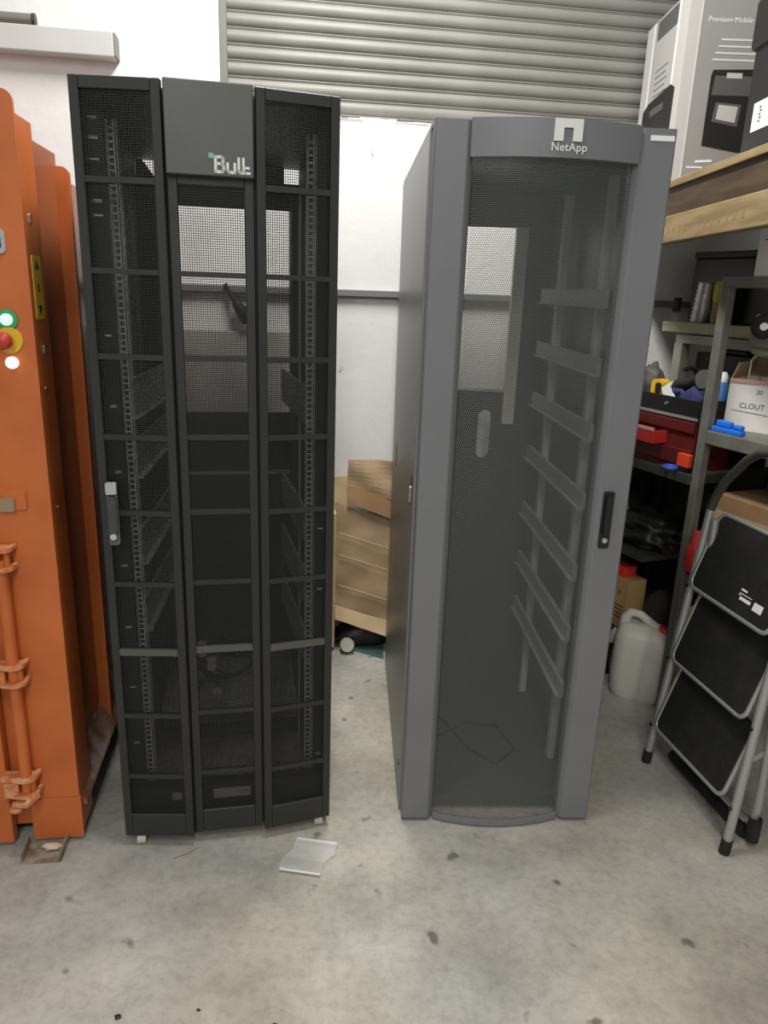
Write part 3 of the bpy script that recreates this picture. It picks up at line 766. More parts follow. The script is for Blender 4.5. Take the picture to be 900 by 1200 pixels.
# clear plastic tray on the floor
cp = thing('plastic_offcut', 'clear bent plastic offcut lying on the concrete before the black cabinet', 'plastic', (-0.185, 1.79, 0.0), -8)
M_clear = mat('clear_plastic', (240, 240, 240), 0.15, alpha=0.16, spec=1.0)
g = MB(); n = 10
profc = [(0.06, 0.0), (0.062, 0.012), (0.055, 0.022), (0.02, 0.010), (-0.01, 0.006), (-0.035, 0.012), (-0.055, 0.016), (-0.062, 0.006), (-0.058, 0.0)]
vs = []
for k, (y, z) in enumerate(profc):
    xs = (-0.05 - 0.02 * (y < 0), 0.062 + 0.012 * (y > 0) - 0.01 * (y < 0))
    for q in range(2):
        vs.append((xs[q], y, z)); vs.append((xs[q], y, z + 0.0018))
fs = []
for k in range(len(profc) - 1):
    a = k * 4; b = a + 4
    fs += [(a, b, b + 2, a + 2), (a + 1, a + 3, b + 3, b + 1), (a, a + 1, b + 1, b), (a + 2, b + 2, b + 3, a + 3)]
fs += [(0, 2, 3, 1), (len(vs) - 4, len(vs) - 3, len(vs) - 1, len(vs) - 2)]
g.add(vs, fs)
g.build('shell', M_clear, cp)
MB().tube([(-0.048, 0.064, 0.012), (0.072, 0.064, 0.012)], 0.0035, 8).build('rolled_edge', mat('plastic_edge', (245, 245, 243), 0.15, alpha=0.75), cp)
MB().tube([(-0.068, -0.062, 0.009), (0.050, -0.062, 0.009)], 0.003, 8).build('rolled_edge', mat('plastic_edge', (245, 245, 243), 0.15, alpha=0.75), cp)

tw = MB(); tw.tube([(0, 0, 0.003), (0.03, 0.02, 0.004), (0.065, 0.05, 0.003)], 0.0022, 7); tw.tube([(0.03, 0.02, 0.004), (0.045, 0.022, 0.003)], 0.0016, 6)
two = tw.build('dry_twig', mat('straw', (170, 150, 118), 0.8)); two.location = (-0.575, 1.772, 0)
tag(two, 'thin dry twig on the floor before the black cabinet', 'twig')
random.seed(4)
for (x, y, r_, lab) in ((-0.562, 1.28, 0.008, 'largest black crumb on the bare concrete'), (-0.385, 1.305, 0.0045, 'tiny black crumb on the bare concrete between two larger ones'),
                        (-0.205, 1.275, 0.006, 'mid sized black crumb on the bare concrete')):
    d_ = MB().lump((0, 0, r_ * 0.4), (r_, r_ * 0.7, r_ * 0.45), r_ * 900, 0.5, 2, 2.5, flat=0.0).build('floor_crumb', M_black); d_.location = (x, y, 0.0)
    tag(d_, lab, 'debris')

# ------------------------------------------------------------------ step stool
so_ = thing('step_stool', 'folding silver step stool with three black rubber treads', 'step stool', (0.979, 2.325, 0), -78.9)
T5 = Matrix.Rotation(R(-5), 4, 'X')
def sp_(a, b, off=0.0):                                      # stool plane point: a along, b up the lean, off towards the aisle
    v = T5 @ Vector((a, -off, b)); return tuple(v)
for (a0, a1, top) in ((0.0, 0.012, 0.97), (0.459, 0.425, 0.97)):
    MB().tube([sp_(a0, 0.03), sp_(a0 + (a1 - a0) * 0.5, 0.5), sp_(a1, top)], 0.0135, 14).build('leg', M_tube, so_)
    MB().tube([sp_(a0, 0.004), sp_(a0, 0.05)], 0.0165, 14).build('rubber_foot', M_rubber, so_)
arch = [sp_(0.012, 0.96), sp_(0.02, 1.0), sp_(0.048, 1.06), (sp_(0.12, 1.145)), sp_(0.17, 1.18), sp_(0.22, 1.19), sp_(0.27, 1.18), sp_(0.32, 1.145), sp_(0.39, 1.06), sp_(0.418, 1.0), sp_(0.425, 0.96)]
MB().tube(arch, 0.014, 12).build('hand_hoop', mat('hoop_grip', (58, 58, 54), 0.5), so_)
def tread(b0, b1, first):
    F = lambda x, y: sp_(x, b0 + (b1 - b0) * y, 0.022 - 0.055 * y)
    def ring(ins, n=5, r=0.03):
        pts = []
        W_, H_ = 0.395, abs(b1 - b0)
        for (cx, cy, a0) in ((0.415 - ins - r, 1, 0), (0.03 + ins + r, 1, 90), (0.03 + ins + r, 0, 180), (0.415 - ins - r, 0, 270)):
            for k in range(n + 1):
                a = R(a0 + 90 * k / n)
                yy = (H_ - ins - r if cy else ins + r) + r * math.sin(a)
                pts.append(F(cx + r * math.cos(a), yy / H_))
        return pts
    rim = MB().tube(ring(0.0), 0.0075, 8, closed=True).build('tread_frame', M_tube, so_)
    pts = ring(0.004); n = len(pts)
    off = Vector(T5 @ Vector((0, 0.006, 0))); pa = [Vector(p) - off * 0.6 for p in pts]; pb = [Vector(p) + off for p in pts]
    g = MB(); g.add(pa + pb, [tuple(range(n)), tuple(range(2 * n - 1, n - 1, -1))] + [(i + n, (i + 1) % n + n, (i + 1) % n, i) for i in range(n)])
    o = g.build('tread_mat', M_rubber, so_)
    if first:
        base = T5 @ Vector((0, 0, 0))
        def lab_(x0, x1, y0, y1):
            q = [F(x0, y0), F(x1, y0), F(x1, y1), F(x0, y1)]; fo = Vector(T5 @ Vector((0, -0.0065, 0)))
            q = [Vector(p) + fo for p in q]
            MB().add(q, [(0, 1, 2, 3)]).build('warning_sticker', M_white, o)
        lab_(0.255, 0.283, 0.30, 0.325); lab_(0.255, 0.31, 0.262, 0.272); lab_(0.252, 0.262, 0.24, 0.25); lab_(0.262, 0.312, 0.195, 0.235); lab_(0.325, 0.365, 0.165, 0.26)
tread(0.70, 0.955, True); tread(0.43, 0.69, False); tread(0.165, 0.42, False)
for (a, b) in ((0.006, 0.70), (0.003, 0.43), (0.0, 0.165), (0.436, 0.70), (0.445, 0.43), (0.452, 0.165)):
    MB().tube([sp_(a, b - 0.01, 0.014), sp_(a, b - 0.01, 0.02)], 0.006, 10).build('rivet', M_black, so_)
# rear frame, standing just behind the front legs
rq = lambda a, z, k=0.0: (a, 0.085 + 0.02 * (1 - z) - 0.0 * k, z)
MB().tube([rq(0.04, 0.93), rq(0.03, 0.14), rq(0.035, 0.09), rq(0.06, 0.065), rq(0.40, 0.065), rq(0.435, 0.09), rq(0.44, 0.14), rq(0.43, 0.93)], 0.0125, 12).build('rear_frame', M_tube, so_)
MB().tube([rq(0.0, 0.022), rq(0.41, 0.022)], 0.021, 12).build('rear_foot_bar', M_rubber, so_)
MB().tube([rq(0.44, 0.022), rq(0.442, 0.10)], 0.020, 12).build('rear_foot', M_rubber, so_)
for a in (0.02, 0.435):
    MB().bar(sp_(a, 0.30, -0.01), rq(a, 0.33), 0.004, 0.016).build('strut', M_tube, so_)

# ------------------------------------------------------------------ storage on the right
GO = (1.146, 2.684)
GD = -67.0
def Gp(u, v, z): return in_frame(GO, GD, (u, v, z))
def G(name, label, cat, u=0, v=0, z=0, turn=0.0, group=None): return thing(name, label, cat, Gp(u, v, z), GD + turn, group)

gs_ = G('steel_shelving', 'worn grey steel shelf frame standing behind the step stool', 'shelf')
pw = 0.036
p0 = box('post', (-pw / 2, pw / 2, 0, pw, 0, 1.685), M_steel, gs_, 0.004)
share(p0, (1.05, 0, 0)); share(p0, (0.0, 0.40, 0)); share(p0, (1.05, 0.40, 0))
box('top_rail', (-pw / 2, 1.068, -0.001, pw, 1.650, 1.688), M_steel, gs_, 0.005); box('top_rail', (0.018, 1.04, 0.40, 0.43, 1.650, 1.688), M_steel, gs_, 0.004)
box('end_rail', (-0.014, 0.014, 0.036, 0.40, 1.655, 1.683), M_steel, gs_, 0.003)
box('shelf_board', (0.018, 1.04, 0.0, 0.43, 1.108, 1.158), M_steel, gs_, 0.004)
box('shelf_board', (0.018, 1.04, 0.01, 0.43, 0.60, 0.63), M_steel_dark, gs_, 0.003)
box('added_backing', (-0.02, 1.08, 0.437, 0.445, 0.05, 1.69), M_steel_dark, gs_)  # backing added to keep the shelf interior dark

lo = G('steel_bench', 'low dark steel bench that carries the red tool chest', 'bench')
box('shelf_board', (-0.66, -0.024, 0.0, 0.43, 0.94, 0.98), M_steel_dark, lo, 0.004)
box('shelf_board', (-0.65, -0.24, 0.03, 0.43, 0.55, 0.575), M_steel_dark, lo, 0.003)
box('shelf_board', (-0.65, -0.29, 0.06, 0.43, 0.165, 0.185), M_steel_dark, lo, 0.003)
q0 = box('leg', (-0.02, 0.02, 0, 0.03, 0, 0.94), M_steel_dark, lo, 0.003); q0.location = (-0.60, 0.03, 0)
share(q0, (-0.60, 0.39, 0)); share(q0, (-0.05, 0.39, 0))
box('added_backing', (-0.66, -0.03, 0.43, 0.436, 0.0, 0.94), M_steel_dark, lo); box('end_sheet', (-0.66, -0.655, 0.0, 0.43, 0.0, 0.94), M_steel_dark, lo)  # backing added so the space under the bench stays dark

# tool chest
tc_ = G('tool_chest', 'black and red steel tool chest with one drawer pulled open', 'tool chest', 0, 0, 0.98)
box('tray', (-0.52, -0.06, 0.03, 0.036, 0.205, 0.268), M_case, tc_, 0.002)
box('carcass', (-0.52, -0.06, 0.036, 0.22, 0.0, 0.205), M_redbox, tc_, 0.003)
MB().box(-0.52, -0.06, 0.214, 0.22, 0.205, 0.268).box(-0.066, -0.06, 0.036, 0.214, 0.205, 0.268).build('tray_wall', M_case, tc_)
MB().box(-0.52, -0.06, 0.026, 0.034, 0.194, 0.204).build('trim_strip', mat('aluminium', (175, 174, 168), 0.35, 0.5), tc_)
for z, m_ in ((0.145, M_redbox), (0.02, M_redbox)):
    d_ = box('drawer_front', (-0.52, -0.064, 0.024, 0.036, z, z + 0.042 if z > 0.1 else z + 0.06), m_, tc_, 0.003)
dw = MB(); dw.box(-0.52, -0.205, -0.035, -0.027, 0.085, 0.135); dw.box(-0.213, -0.205, -0.027, 0.036, 0.085, 0.135); dw.box(-0.52, -0.213, -0.027, 0.036, 0.085, 0.089)
dwo = dw.build('open_drawer', mat('bright_red_drawer', (190, 50, 42), 0.4), tc_, 0.002)
MB().box(-0.52, -0.205, -0.038, -0.03, 0.132, 0.146).build('drawer_lip', mat('drawer_lip', (215, 150, 140), 0.4), dwo, 0.002)
MB().cyl((-0.225, 0.03, 0.24), (-0.225, 0.024, 0.24), 0.006, 14).build('lock_barrel', M_chrome, tc_)
random.seed(21)
for k in range(4):
    sp2 = G('spanner', 'small chrome spanner lying in the open red drawer', 'spanner', -0.47 + 0.065 * k, -0.012 + 0.006 * (k % 2), 0.98 + 0.0895, 8 * (k % 3), 'spanners in the open drawer')
    MB().bar((-0.03, 0, 0.003), (0.03, 0, 0.003), 0.007, 0.005).build('shaft', M_chrome, sp2)
    MB().prism(rrect(0.014, 0.012, 0.004, 3, -0.033, 0), 0, 0.007).build('jaw', M_chrome, sp2)

# loose tools in the tray (tray floor at 0.98 + 0.205)
ZT = 1.186
tm = G('tape_measure', 'yellow and black tape measure on top of the tool chest', 'tape measure', -0.315, 0.07, ZT)
MB().prism(rrect(0.062, 0.07, 0.02, 5, 0, 0.08), -0.02, 0.02, XZ).build('case_body', mat('tool_yellow', (228, 178, 35), 0.45), tm, 0.005)
MB().prism(rrect(0.032, 0.045, 0.012, 5, 0.012, 0.08), 0.02, 0.023, XZ).build('side_grip', M_black, tm, 0.002)
MB().box(-0.03, 0.03, -0.018, 0.018, 0.0, 0.047).build('base_block', M_black, tm)
tr = G('set_square', 'small white triangular set square in the tool tray', 'set square', -0.238, 0.052, ZT)
MB().prism([(-0.045, 0.085), (0.012, 0.12), (0.0, 0.092), (0.04, 0.045), (0.03, 0.0), (0.0, 0.0)], 0, 0.006, XZ).build('blade', M_white, tr, 0.001)
bg = G('work_glove', 'dark blue glove slumped over the tray edge of the tool chest', 'glove', -0.155, 0.085, ZT)
MB().lump((0, 0, 0.05), (0.06, 0.035, 0.05), 2, 0.4, 3, 2.2, flat=0.0).build('glove_body', mat('navy_cloth', (42, 48, 96), 0.8), bg)
for k in range(3):
    MB().tube([(-0.05 + 0.018 * k, -0.015, 0.06), (-0.075 + 0.018 * k, -0.026, 0.085), (-0.09 + 0.018 * k, -0.03, 0.075)], [0.011, 0.0105, 0.008], 8).build('finger', mat('navy_cloth', (42, 48, 96), 0.8), bg)
gd = G('angle_grinder', 'black power tool lying at the back of the tool tray', 'power tool', -0.27, 0.165, ZT)
MB().tube([(-0.11, 0, 0.06), (-0.05, 0, 0.08), (0.02, 0, 0.10), (0.09, 0.01, 0.13)], [0.026, 0.032, 0.03, 0.034], 14).build('motor_body', M_black, gd)
MB().cyl((0.10, -0.03, 0.13), (0.10, 0.03, 0.13), 0.036, 18).build('gear_head', mat('grey_cast', (110, 110, 106), 0.5, 0.3), gd)
MB().tube([(0.06, 0, 0.15), (0.055, -0.05, 0.17), (0.05, -0.08, 0.16)], 0.009, 8).build('side_handle', M_black, gd)
MB().box(-0.12, 0.0, -0.03, 0.03, 0.0, 0.05).build('battery', M_black, gd, 0.006)
bgp = G('plastic_bag', 'translucent grey plastic bag behind the yellow tape measure', 'bag', -0.455, 0.15, ZT)
MB().lump((0, 0, 0.07), (0.058, 0.045, 0.085), 6, 0.35, 3, 2.2, flat=0.0).build('bag_film', M_junk2, bgp)
bo = G('spray_can', 'blue can with white cap standing behind the grey shelf post', 'can', -0.10, 0.165, ZT)
MB().lathe([(0.028, 0), (0.030, 0.01), (0.030, 0.11), (0.022, 0.13)], 20).build('can_body', mat('can_blue', (60, 110, 170), 0.4), bo)
MB().lathe([(0.020, 0.13), (0.021, 0.15), (0.012, 0.165)], 20).build('can_cap', M_white, bo)
orb = G('parts_box', 'small orange red box at the foot of the tool chest', 'box', -0.075, 0.005, 0.98)
MB().box(-0.03, 0.03, -0.002, 0.02, 0.02, 0.07).build('box_body', mat('orange_red', (220, 74, 44), 0.45), orb, 0.003)
MB().box(-0.028, 0.028, 0.0, 0.018, 0.0, 0.02).build('box_foot', M_black, orb)
brl = G('tape_roll', 'blue tape roll under the small orange red box', 'tape', -0.12, -0.0, 0.981)
MB().tube([(0.024 * math.cos(k / 16 * 6.2832), 0.024 * math.sin(k / 16 * 6.2832) + 0.03 - 0.04, 0.009) for k in range(16)], 0.008, 8, closed=True).build('ring', mat('roll_blue', (60, 95, 190), 0.45), brl)

# shelf contents behind: ledge, duct, rolls
lg_ = G('timber_ledge', 'pale green painted timber ledge behind the grey steel post', 'ledge', 0, 0.27, 0)
box('top_board', (-0.57, -0.025, 0.0, 0.32, 1.475, 1.517), mat('green_paint', (150, 152, 118), 0.7, var=0.15, scale=12), lg_, 0.002)
box('lower_board', (-0.49, -0.02, 0.01, 0.10, 1.432, 1.468), mat('grey_paint', (140, 140, 128), 0.7, var=0.15, scale=12), lg_, 0.002)
box('upright', (-0.49, -0.445, 0.005, 0.05, 0.98, 1.432), mat('grey_paint', (140, 140, 128), 0.7, var=0.15, scale=12), lg_, 0.002)
du = G('flexible_duct', 'silver foil flexible duct standing on the green ledge', 'duct', -0.415, 0.32, 1.517)
g = MB(); pr = []
for k in range(20):
    pr.append((0.034 - 0.006 * k / 20 + (0.006 if k % 2 else 0.0), k * 0.0085))
g.lathe(pr, 22, Matrix.Rotation(R(4), 4, 'Y')); g.build('foil_tube', M_duct, du)
ro_ = G('fabric_roll', 'yellow green roll standing beside the silver duct', 'roll', -0.325, 0.335, 1.517)
MB().lathe([(0.032, 0.0), (0.034, 0.085)], 18).build('roll_base', M_card3, ro_)
MB().lathe([(0.034, 0.085), (0.038, 0.10), (0.038, 0.15), (0.028, 0.165)], 18).build('roll_top', mat('lime_cloth', (150, 146, 40), 0.8), ro_)
tb2 = G('tool_case', 'tall black tool case on the bench behind the red tool chest', 'case', 0, 0, 0.98)
MB().box(-0.42, -0.06, 0.335, 0.425, 0.0, 0.42).build('case_body', M_case, tb2, 0.006)
MB().box(-0.30, -0.18, 0.36, 0.40, 0.42, 0.44).build('case_handle', M_case, tb2, 0.006)
cr_ = G('backdrop_box', 'added black crate on the green ledge behind the silver duct', 'backdrop', 0, 0, 1.517)  # added as a dark backdrop that blackens the recess behind the duct
MB().box(-0.56, -0.04, 0.395, 0.56, 0.0, 0.26).build('backdrop_body', M_case, cr_, 0.006)
MB().box(-0.565, -0.035, 0.39, 0.565, 0.26, 0.285).build('backdrop_rim', M_case, cr_, 0.004)
# wheel and sander on a middle board of the steel shelving
mb_ = G('timber_plank', 'pale plank carrying the wheeled tool behind the steel post', 'plank', 0, 0.13, 0)
box('plank', (0.022, 0.70, 0, 0.20, 1.455, 1.50), mat('grey_paint', (140, 140, 128), 0.7), mb_, 0.003)
box('cleat', (0.022, 0.70, 0.02, 0.18, 1.43, 1.455), mat('green_paint', (150, 152, 118), 0.7), mb_, 0.002)
wt = G('trolley_tool', 'yellow wheeled tool with a black rubber wheel on the plank', 'wheeled tool', 0.085, 0.12, 1.50, 40)
MB().lathe([(0.016, -0.014), (0.036, -0.016), (0.042, -0.008), (0.042, 0.008), (0.036, 0.016), (0.016, 0.014)], 26, Matrix.Translation((0, -0.045, 0.028)) @ Matrix.Rotation(R(90), 4, 'X')).build('wheel', M_rubber, wt)
MB().lathe([(0.013, -0.018), (0.013, 0.018)], 18, Matrix.Translation((0, -0.045, 0.028)) @ Matrix.Rotation(R(90), 4, 'X')).build('hub', M_white, wt)
MB().box(-0.02, 0.20, -0.02, 0.05, 0.005, 0.05).build('tool_body', mat('tool_yellow', (228, 178, 35), 0.45), wt, 0.008)
MB().box(-0.03, 0.2, -0.025, 0.055, 0.05, 0.066).build('tool_cover', mat('cream_cover', (190, 180, 150), 0.5), wt, 0.005)
jk = G('machine_part', 'grey cast machine part on the plank behind the rubber wheel', 'machine part', 0.05, 0.25, 1.50)
MB().lump((0, 0, 0.06), (0.05, 0.05, 0.06), 9, 0.5, 3, 2.4, flat=0.0).build('casting', M_junk2, jk)
for k in range(3):
    MB().cyl((-0.03 + 0.028 * k, -0.045, 0.045 + 0.015 * (k % 2)), (-0.03 + 0.028 * k, -0.062, 0.045 + 0.015 * (k % 2)), 0.008, 10).build('bolt_head', M_chrome, jk)

# carton with handwriting on the steel shelf
ct = thing('storage_carton', 'white open carton with handwriting on the grey steel shelf', 'carton', (1.236, 2.725, 1.158), -43)
g = MB(); g.box(0, 0.28, 0, 0.005, 0, 0.182); g.box(0, 0.005, 0.005, 0.195, 0, 0.182); g.box(0.275, 0.28, 0.005, 0.195, 0, 0.182); g.box(0, 0.28, 0.195, 0.2, 0, 0.182); g.box(0.005, 0.275, 0.005, 0.195, 0, 0.004)
g.build('carton_body', mat('white_carton', (226, 222, 216), 0.7, var=0.05, scale=10), ct, 0.001)
MB().box(0.0, 0.28, 0.195, 0.2, 0.182, 0.25).build('back_flap', M_card, ct); 
MB().box(0.0, 0.005, 0.005, 0.195, 0.0, 0.06, Matrix.Translation((0, 0, 0.182)) @ Matrix.Rotation(R(18), 4, 'Y')).build('side_flap', M_card, ct)
MB().box(0.0, 0.28, -0.004, 0.0, 0.170, 0.184).build('rim', mat('brown_rim', (190, 150, 125), 0.7), ct)
text_mesh('handwriting', 'CLOUT', 0.026, M_pen, ct, (0.045, -0.0006, 0.082), extrude=0.0002)
text_mesh('handwriting', '20', 0.022, M_pen, ct, (0.095, -0.0006, 0.135), extrude=0.0002)
MB().bar((0.02, -0.0006, 0.072), (0.27, -0.0006, 0.055), 0.0015, 0.0015).build('fold_line', M_pen, ct)
wh = thing('wire_handle', 'bent cream cable sticking out of the open white carton', 'cable', (1.30, 2.74, 1.162), -33)
MB().tube([(0.0, 0.05, 0.0), (0.0, 0.05, 0.24), (0.02, 0.05, 0.262), (0.045, 0.05, 0.265), (0.065, 0.045, 0.25), (0.068, 0.04, 0.20), (0.068, 0.04, 0.0)], 0.004, 8).build('cord', mat('cream_wire', (220, 215, 185), 0.5), wh)
bc = G('blue_clip', 'bright blue plastic clip on the edge of the grey steel shelf', 'clip', 0.085, 0.012, 1.158)
MB().box(-0.06, 0.07, 0, 0.03, 0, 0.018).build('clip_base', M_blue, bc, 0.004)
MB().box(-0.045, 0.02, 0.004, 0.026, 0.018, 0.042).build('clip_block', M_blue, bc, 0.006)
MB().box(0.03, 0.068, 0.004, 0.026, 0.018, 0.036).build('clip_block', M_blue, bc, 0.006)
wc = G('flat_carton', 'white cardboard carton resting on the top rail of the steel frame', 'carton', 0.07, 0.04, 1.688)
g = MB().box(0.005, 0.36, 0.0, 0.22, 0.0, 0.19); g.build('carton_body', mat('white_carton', (226, 222, 216), 0.7), wc, 0.002)
MB().box(0.03, 0.10, -0.0008, 0.0, 0.115, 0.118).build('print_line', M_print_gr, wc)
lgb = G('brown_carton', 'brown cardboard carton on the low shelf behind the step stool hoop', 'carton', 0.06, 0.06, 0.63)
MB().box(0, 0.5, 0.0, 0.28, 0.0, 0.30).build('carton_body', M_card3, lgb, 0.003)
MB().box(0.0, 0.5, -0.001, 0.0, 0.20, 0.24).build('tape', M_card, lgb)
rb = G('red_bottle', 'red plastic bottle between the shelf post and the step stool leg', 'bottle', 0.058, 0.0, 0.63)
MB().lathe([(0.03, 0), (0.033, 0.01), (0.033, 0.09), (0.018, 0.11), (0.016, 0.15), (0.013, 0.155)], 18).build('bottle_body', M_red, rb)

# dark bags, brown box, jerrycan below the bench
j1 = G('black_bag', 'heap of shiny black plastic sheeting on the middle bench shelf', 'plastic sheeting', -0.42, 0.17, 0.575)
MB().lump((0.05, 0, 0.07), (0.17, 0.12, 0.085), 5, 0.45, 4, 2.6, flat=0.0).build('sheeting', M_junk, j1)
MB().tube([(-0.02, -0.06, 0.12), (-0.035, -0.075, 0.21)], 0.004, 7).build('stick', M_steel, j1)
j2 = G('tool_bag', 'dark canvas tool bag on the lowest bench shelf beside the brown box', 'bag', -0.33, 0.26, 0.185)
MB().lump((0, 0, 0.08), (0.06, 0.10, 0.10), 14, 0.35, 3, 2.3, flat=0.0).build('canvas', mat('dark_canvas', (54, 52, 47), 0.85), j2)
tb = G('brown_box', 'small brown printed cardboard box on the lowest bench shelf', 'carton', -0.50, 0.08, 0.185)
MB().box(-0.10, 0.15, 0, 0.10, 0, 0.23).build('carton_body', mat('tan_card', (196, 160, 104), 0.75, var=0.08, scale=10), tb, 0.002)
for k in range(4):
    MB().box(0.05, 0.135 - 0.01 * (k % 2), -0.0007, 0, 0.10 - 0.018 * k, 0.105 - 0.018 * k).build('print_line', M_print, tb)
MB().prism([(0.09, 0.165), (0.10, 0.15), (0.11, 0.165), (0.10, 0.18)], 0, 0.0007, XZ).build('print_mark', M_card3, tb)
rx = G('red_packet', 'bright red packet lying on the small brown box', 'packet', -0.50, 0.09, 0.415)
MB().box(-0.08, 0.10, 0, 0.07, 0, 0.048).build('packet_body', mat('bright_red', (226, 62, 46), 0.45), rx, 0.004)
sbx = G('small_carton', 'little pale carton standing behind the white jerrycan', 'carton', -0.10, 0.20, 0.0)
MB().box(-0.04, 0.08, 0, 0.08, 0.0, 0.37).build('carton_body', M_card2, sbx, 0.002)
stp = thing('panel_offcut', 'narrow white panel strip lying on the floor beside the jerrycan', 'offcut', (1.015, 2.99, 0), -70)
MB().box(-0.02, 0.40, -0.02, 0.015, 0, 0.012).build('strip', mat('offcut_white', (214, 208, 192), 0.7), stp, 0.002); stp.location = (0.90, 3.30, 0)

jc = thing('jerrycan', 'white plastic jerrycan with a red screw cap', 'jerrycan', (1.100, 2.815, 0), -22)
def can_ring(w_, d_, z, r, cx=0.0, cy=0.0): return [(p[0], p[1], z) for p in rrect(w_, d_, r, 6, cx, cy)]
rings = [can_ring(0.20, 0.14, 0.0, 0.05), can_ring(0.225, 0.165, 0.02, 0.055), can_ring(0.232, 0.172, 0.10, 0.055), can_ring(0.232, 0.172, 0.24, 0.055), can_ring(0.222, 0.162, 0.275, 0.05),
         can_ring(0.18, 0.13, 0.305, 0.045, -0.012), can_ring(0.11, 0.07, 0.322, 0.03, -0.03)]
g = MB(); n = len(rings[0]); vs = [p for r_ in rings for p in r_]
fs = [(i * n + k, i * n + (k + 1) % n, (i + 1) * n + (k + 1) % n, (i + 1) * n + k) for i in range(len(rings) - 1) for k in range(n)]
g.add(vs, fs, None, True); g.add(rings[0], [tuple(range(n))[::-1]]); g.add(rings[-1], [tuple(range(n))])
g.build('can_body', M_can, jc)
MB().tube([(-0.085, 0, 0.27), (-0.083, 0, 0.335), (-0.065, 0, 0.362), (-0.03, 0, 0.358), (0.035, 0, 0.315), (0.055, 0, 0.285)], [0.024, 0.022, 0.018, 0.017, 0.018, 0.022], 14).build('handle', M_can, jc)
MB().lathe([(0.026, 0), (0.029, 0.004), (0.029, 0.03), (0.024, 0.035)], 22, Matrix.Translation((0.066, -0.01, 0.285)) @ Matrix.Rotation(R(22), 4, 'Y')).build('screw_cap', M_red, jc)
hs = thing('cable_hank', 'black cable hank with a pale end beside the jerrycan', 'cable', (1.03, 2.96, 0), 0)
MB().tube([(-0.02, 0, 0.01), (-0.03, 0.0, 0.10), (-0.015, -0.01, 0.20), (0.02, 0, 0.22), (0.03, 0.01, 0.1), (0.02, 0.0, 0.01)], 0.012, 10).build('cord', M_black, hs)
MB().tube([(-0.022, -0.006, 0.17), (-0.012, -0.012, 0.22), (0.0, -0.01, 0.232)], 0.014, 10).build('pale_end', M_can, hs)

# ------------------------------------------------------------------ high wooden shelf and what stands on it
ws = thing('timber_shelf', 'high timber shelf along the side above the steel frame', 'shelf', (1.0, 0, 0))
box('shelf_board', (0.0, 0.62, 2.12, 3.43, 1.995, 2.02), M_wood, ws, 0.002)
box('rear_fascia', (0.012, 0.034, 2.12, 3.43, 1.90, 1.995), M_wood_shade, ws, 0.002)
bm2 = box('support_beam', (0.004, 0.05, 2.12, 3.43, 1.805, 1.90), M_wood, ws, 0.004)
random.seed(5)
g = MB()
for k in range(12):                                           # worn stencilled marks on the beam
    y = 2.30 + 0.055 * k; g.box(0.0032, 0.0042, y, y + random.uniform(0.006, 0.02), 1.835 + random.uniform(-0.004, 0.004), 1.85 + random.uniform(0, 0.012))
tag(g.build('stencil_mark', mat('faded_stencil', (152, 122, 84), 0.8), bm2), kind='stuff')

pc = thing('appliance_carton', 'tall grey printed appliance carton on the high timber shelf', 'carton', (1.0, 2.98, 2.02))
box('carton_body', (0.0, 0.56, 0.0, 0.46, 0, 0.62), M_carton, pc, 0.003)
# print on the aisle facing side (faces -x): x' = distance back along y
SL = Matrix.Translation((0, 0.46, 0)) @ Matrix.Rotation(R(-90), 4, 'Z') @ XZ      # drawing x runs from the far end (0) to the near corner (0.46)
def pside(name, poly, m_, d=0.0008, b=0.0): return MB().prism(poly, b, d, SL).build(name, m_, pc)
pside('print_panel', [(0.0, 0.0), (0.46, 0.0), (0.46, 0.62), (0.0, 0.62)], M_carton_lt, 0.0006)
pside('print_panel', [(0.09, 0.0), (0.36, 0.0), (0.36, 0.62), (0.09, 0.62)], mat('carton_mid', (176, 174, 171), 0.6), 0.001)
for x in (0.09, 0.36):
    pside('print_stripe', [(x - 0.008, 0.0), (x + 0.008, 0.0), (x + 0.008, 0.62), (x - 0.008, 0.62)], M_white, 0.0014)
pside('print_block', [(0.13, 0.545), (0.345, 0.545), (0.345, 0.612), (0.13, 0.612)], M_print_gr, 0.0014)
for k in range(5):
    pside('print_line', [(0.16, 0.43 - 0.022 * k), (0.30 - 0.02 * (k % 2), 0.43 - 0.022 * k), (0.30 - 0.02 * (k % 2), 0.434 - 0.022 * k), (0.16, 0.434 - 0.022 * k)], M_print_gr, 0.0014)
pside('print_picture', [(0.055, 0.12), (0.40, 0.12), (0.405, 0.325), (0.36, 0.345), (0.12, 0.33), (0.06, 0.31)], M_print, 0.0018)
pside('print_picture', [(0.15, 0.275), (0.30, 0.275), (0.30, 0.30), (0.15, 0.30)], M_print_gr, 0.0022)
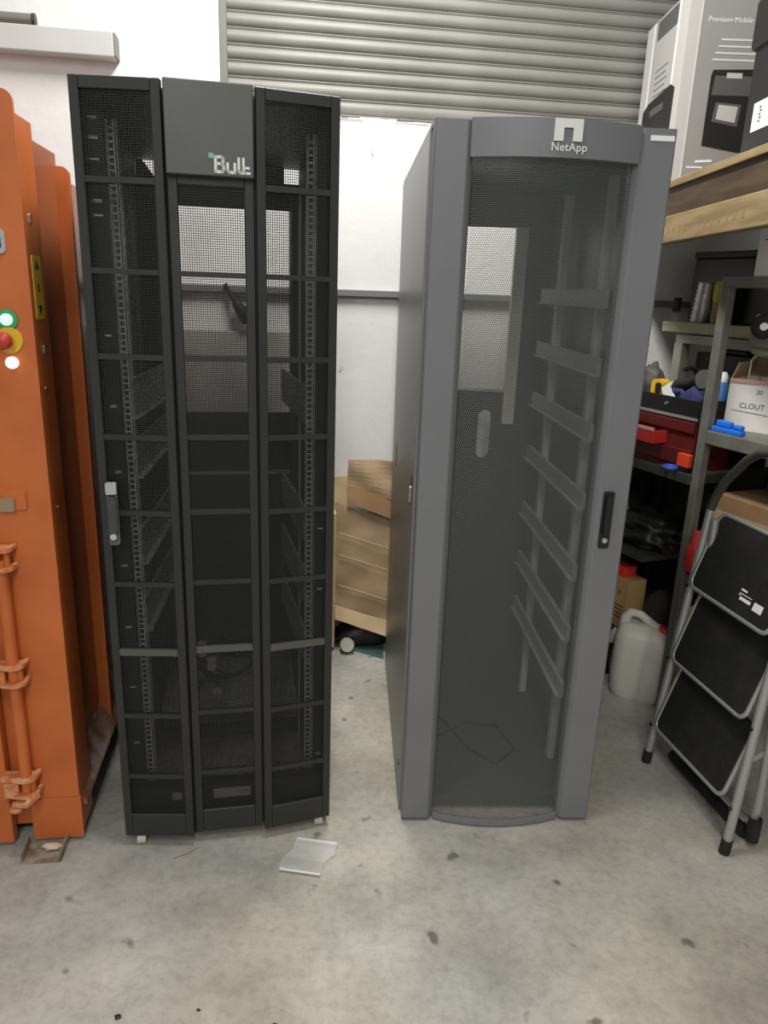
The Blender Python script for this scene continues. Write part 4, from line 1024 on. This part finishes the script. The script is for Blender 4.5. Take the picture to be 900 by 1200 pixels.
# print on the near face (faces -y)
def pfront(name, poly, m_, d=0.0008): return MB().prism(poly, 0, d, XZ).build(name, m_, pc)
pfront('print_panel', [(0.0, 0.0), (0.042, 0.0), (0.042, 0.62), (0.0, 0.62)], M_carton_lt)
pfront('print_stripe', [(0.040, 0.0), (0.046, 0.0), (0.046, 0.62), (0.040, 0.62)], mat('pale_stripe', (214, 212, 208), 0.6), 0.001)
text_mesh('print_title', 'Premium Mobile', 0.0235, M_white, pc, (0.068, -0.001, 0.518), extrude=0.0002)
for k in range(4):
    pfront('print_line', [(0.125 - 0.008 * k, 0.462 - 0.021 * k), (0.30, 0.462 - 0.021 * k), (0.30, 0.468 - 0.021 * k), (0.125 - 0.008 * k, 0.468 - 0.021 * k)], mat('pale_print', (215, 214, 210), 0.6))
pic = pfront('print_picture', [(0.105, 0.125), (0.24, 0.105), (0.262, 0.11), (0.262, 0.36), (0.25, 0.375), (0.11, 0.37), (0.105, 0.35)], M_print, 0.001)
pfront('print_picture', [(0.115, 0.29), (0.255, 0.29), (0.252, 0.352), (0.12, 0.352)], M_print_gr, 0.0014)
pfront('print_picture', [(0.16, 0.345), (0.215, 0.345), (0.215, 0.362), (0.16, 0.362)], M_carton_lt, 0.0016)
pfront('print_picture', [(0.128, 0.205), (0.222, 0.19), (0.228, 0.262), (0.134, 0.268)], M_print_gr, 0.0014)
pfront('print_picture', [(0.142, 0.213), (0.212, 0.203), (0.216, 0.255), (0.146, 0.26)], M_carton_lt, 0.0018)
pfront('print_line', [(0.09, 0.068), (0.15, 0.072), (0.15, 0.08), (0.09, 0.076)], M_white)
pfront('print_line', [(0.06, 0.05), (0.12, 0.05), (0.12, 0.055), (0.06, 0.055)], M_white)

bcs = thing('black_case', 'black hard case with a white label on the high timber shelf', 'case', (1.0, 2.13, 2.02))
box('case_body', (0.012, 0.42, 0.0, 0.29, 0.0, 0.34), M_case, bcs, 0.008)
box('case_lid', (0.0, 0.43, -0.01, 0.30, 0.27, 0.40), M_case, bcs, 0.012)
LS = Matrix.Translation((0.012, 0.29, 0)) @ Matrix.Rotation(R(-90), 4, 'Z') @ XZ
wl = MB().prism([(0.055, 0.05), (0.165, 0.05), (0.165, 0.125), (0.055, 0.125)], 0, 0.001, LS).build('paper_label', M_white, bcs)
for k in range(5):
    MB().box(0, 0.0006, 0.0, 0.012, 0, 0.005).build('print_mark', M_print_gr, wl).location = (0.0105, 0.185 - 0.004 * (k % 2), 0.07 + 0.009 * k)
rdp = thing('red_box', 'red and white box standing on the black hard case', 'box', (1.0, 2.24, 2.42))
box('box_body', (0.01, 0.30, 0.0, 0.16, 0.03, 0.16), M_red, rdp, 0.002); box('box_base', (0.01, 0.30, 0.0, 0.16, 0.0, 0.03), M_white, rdp, 0.001)
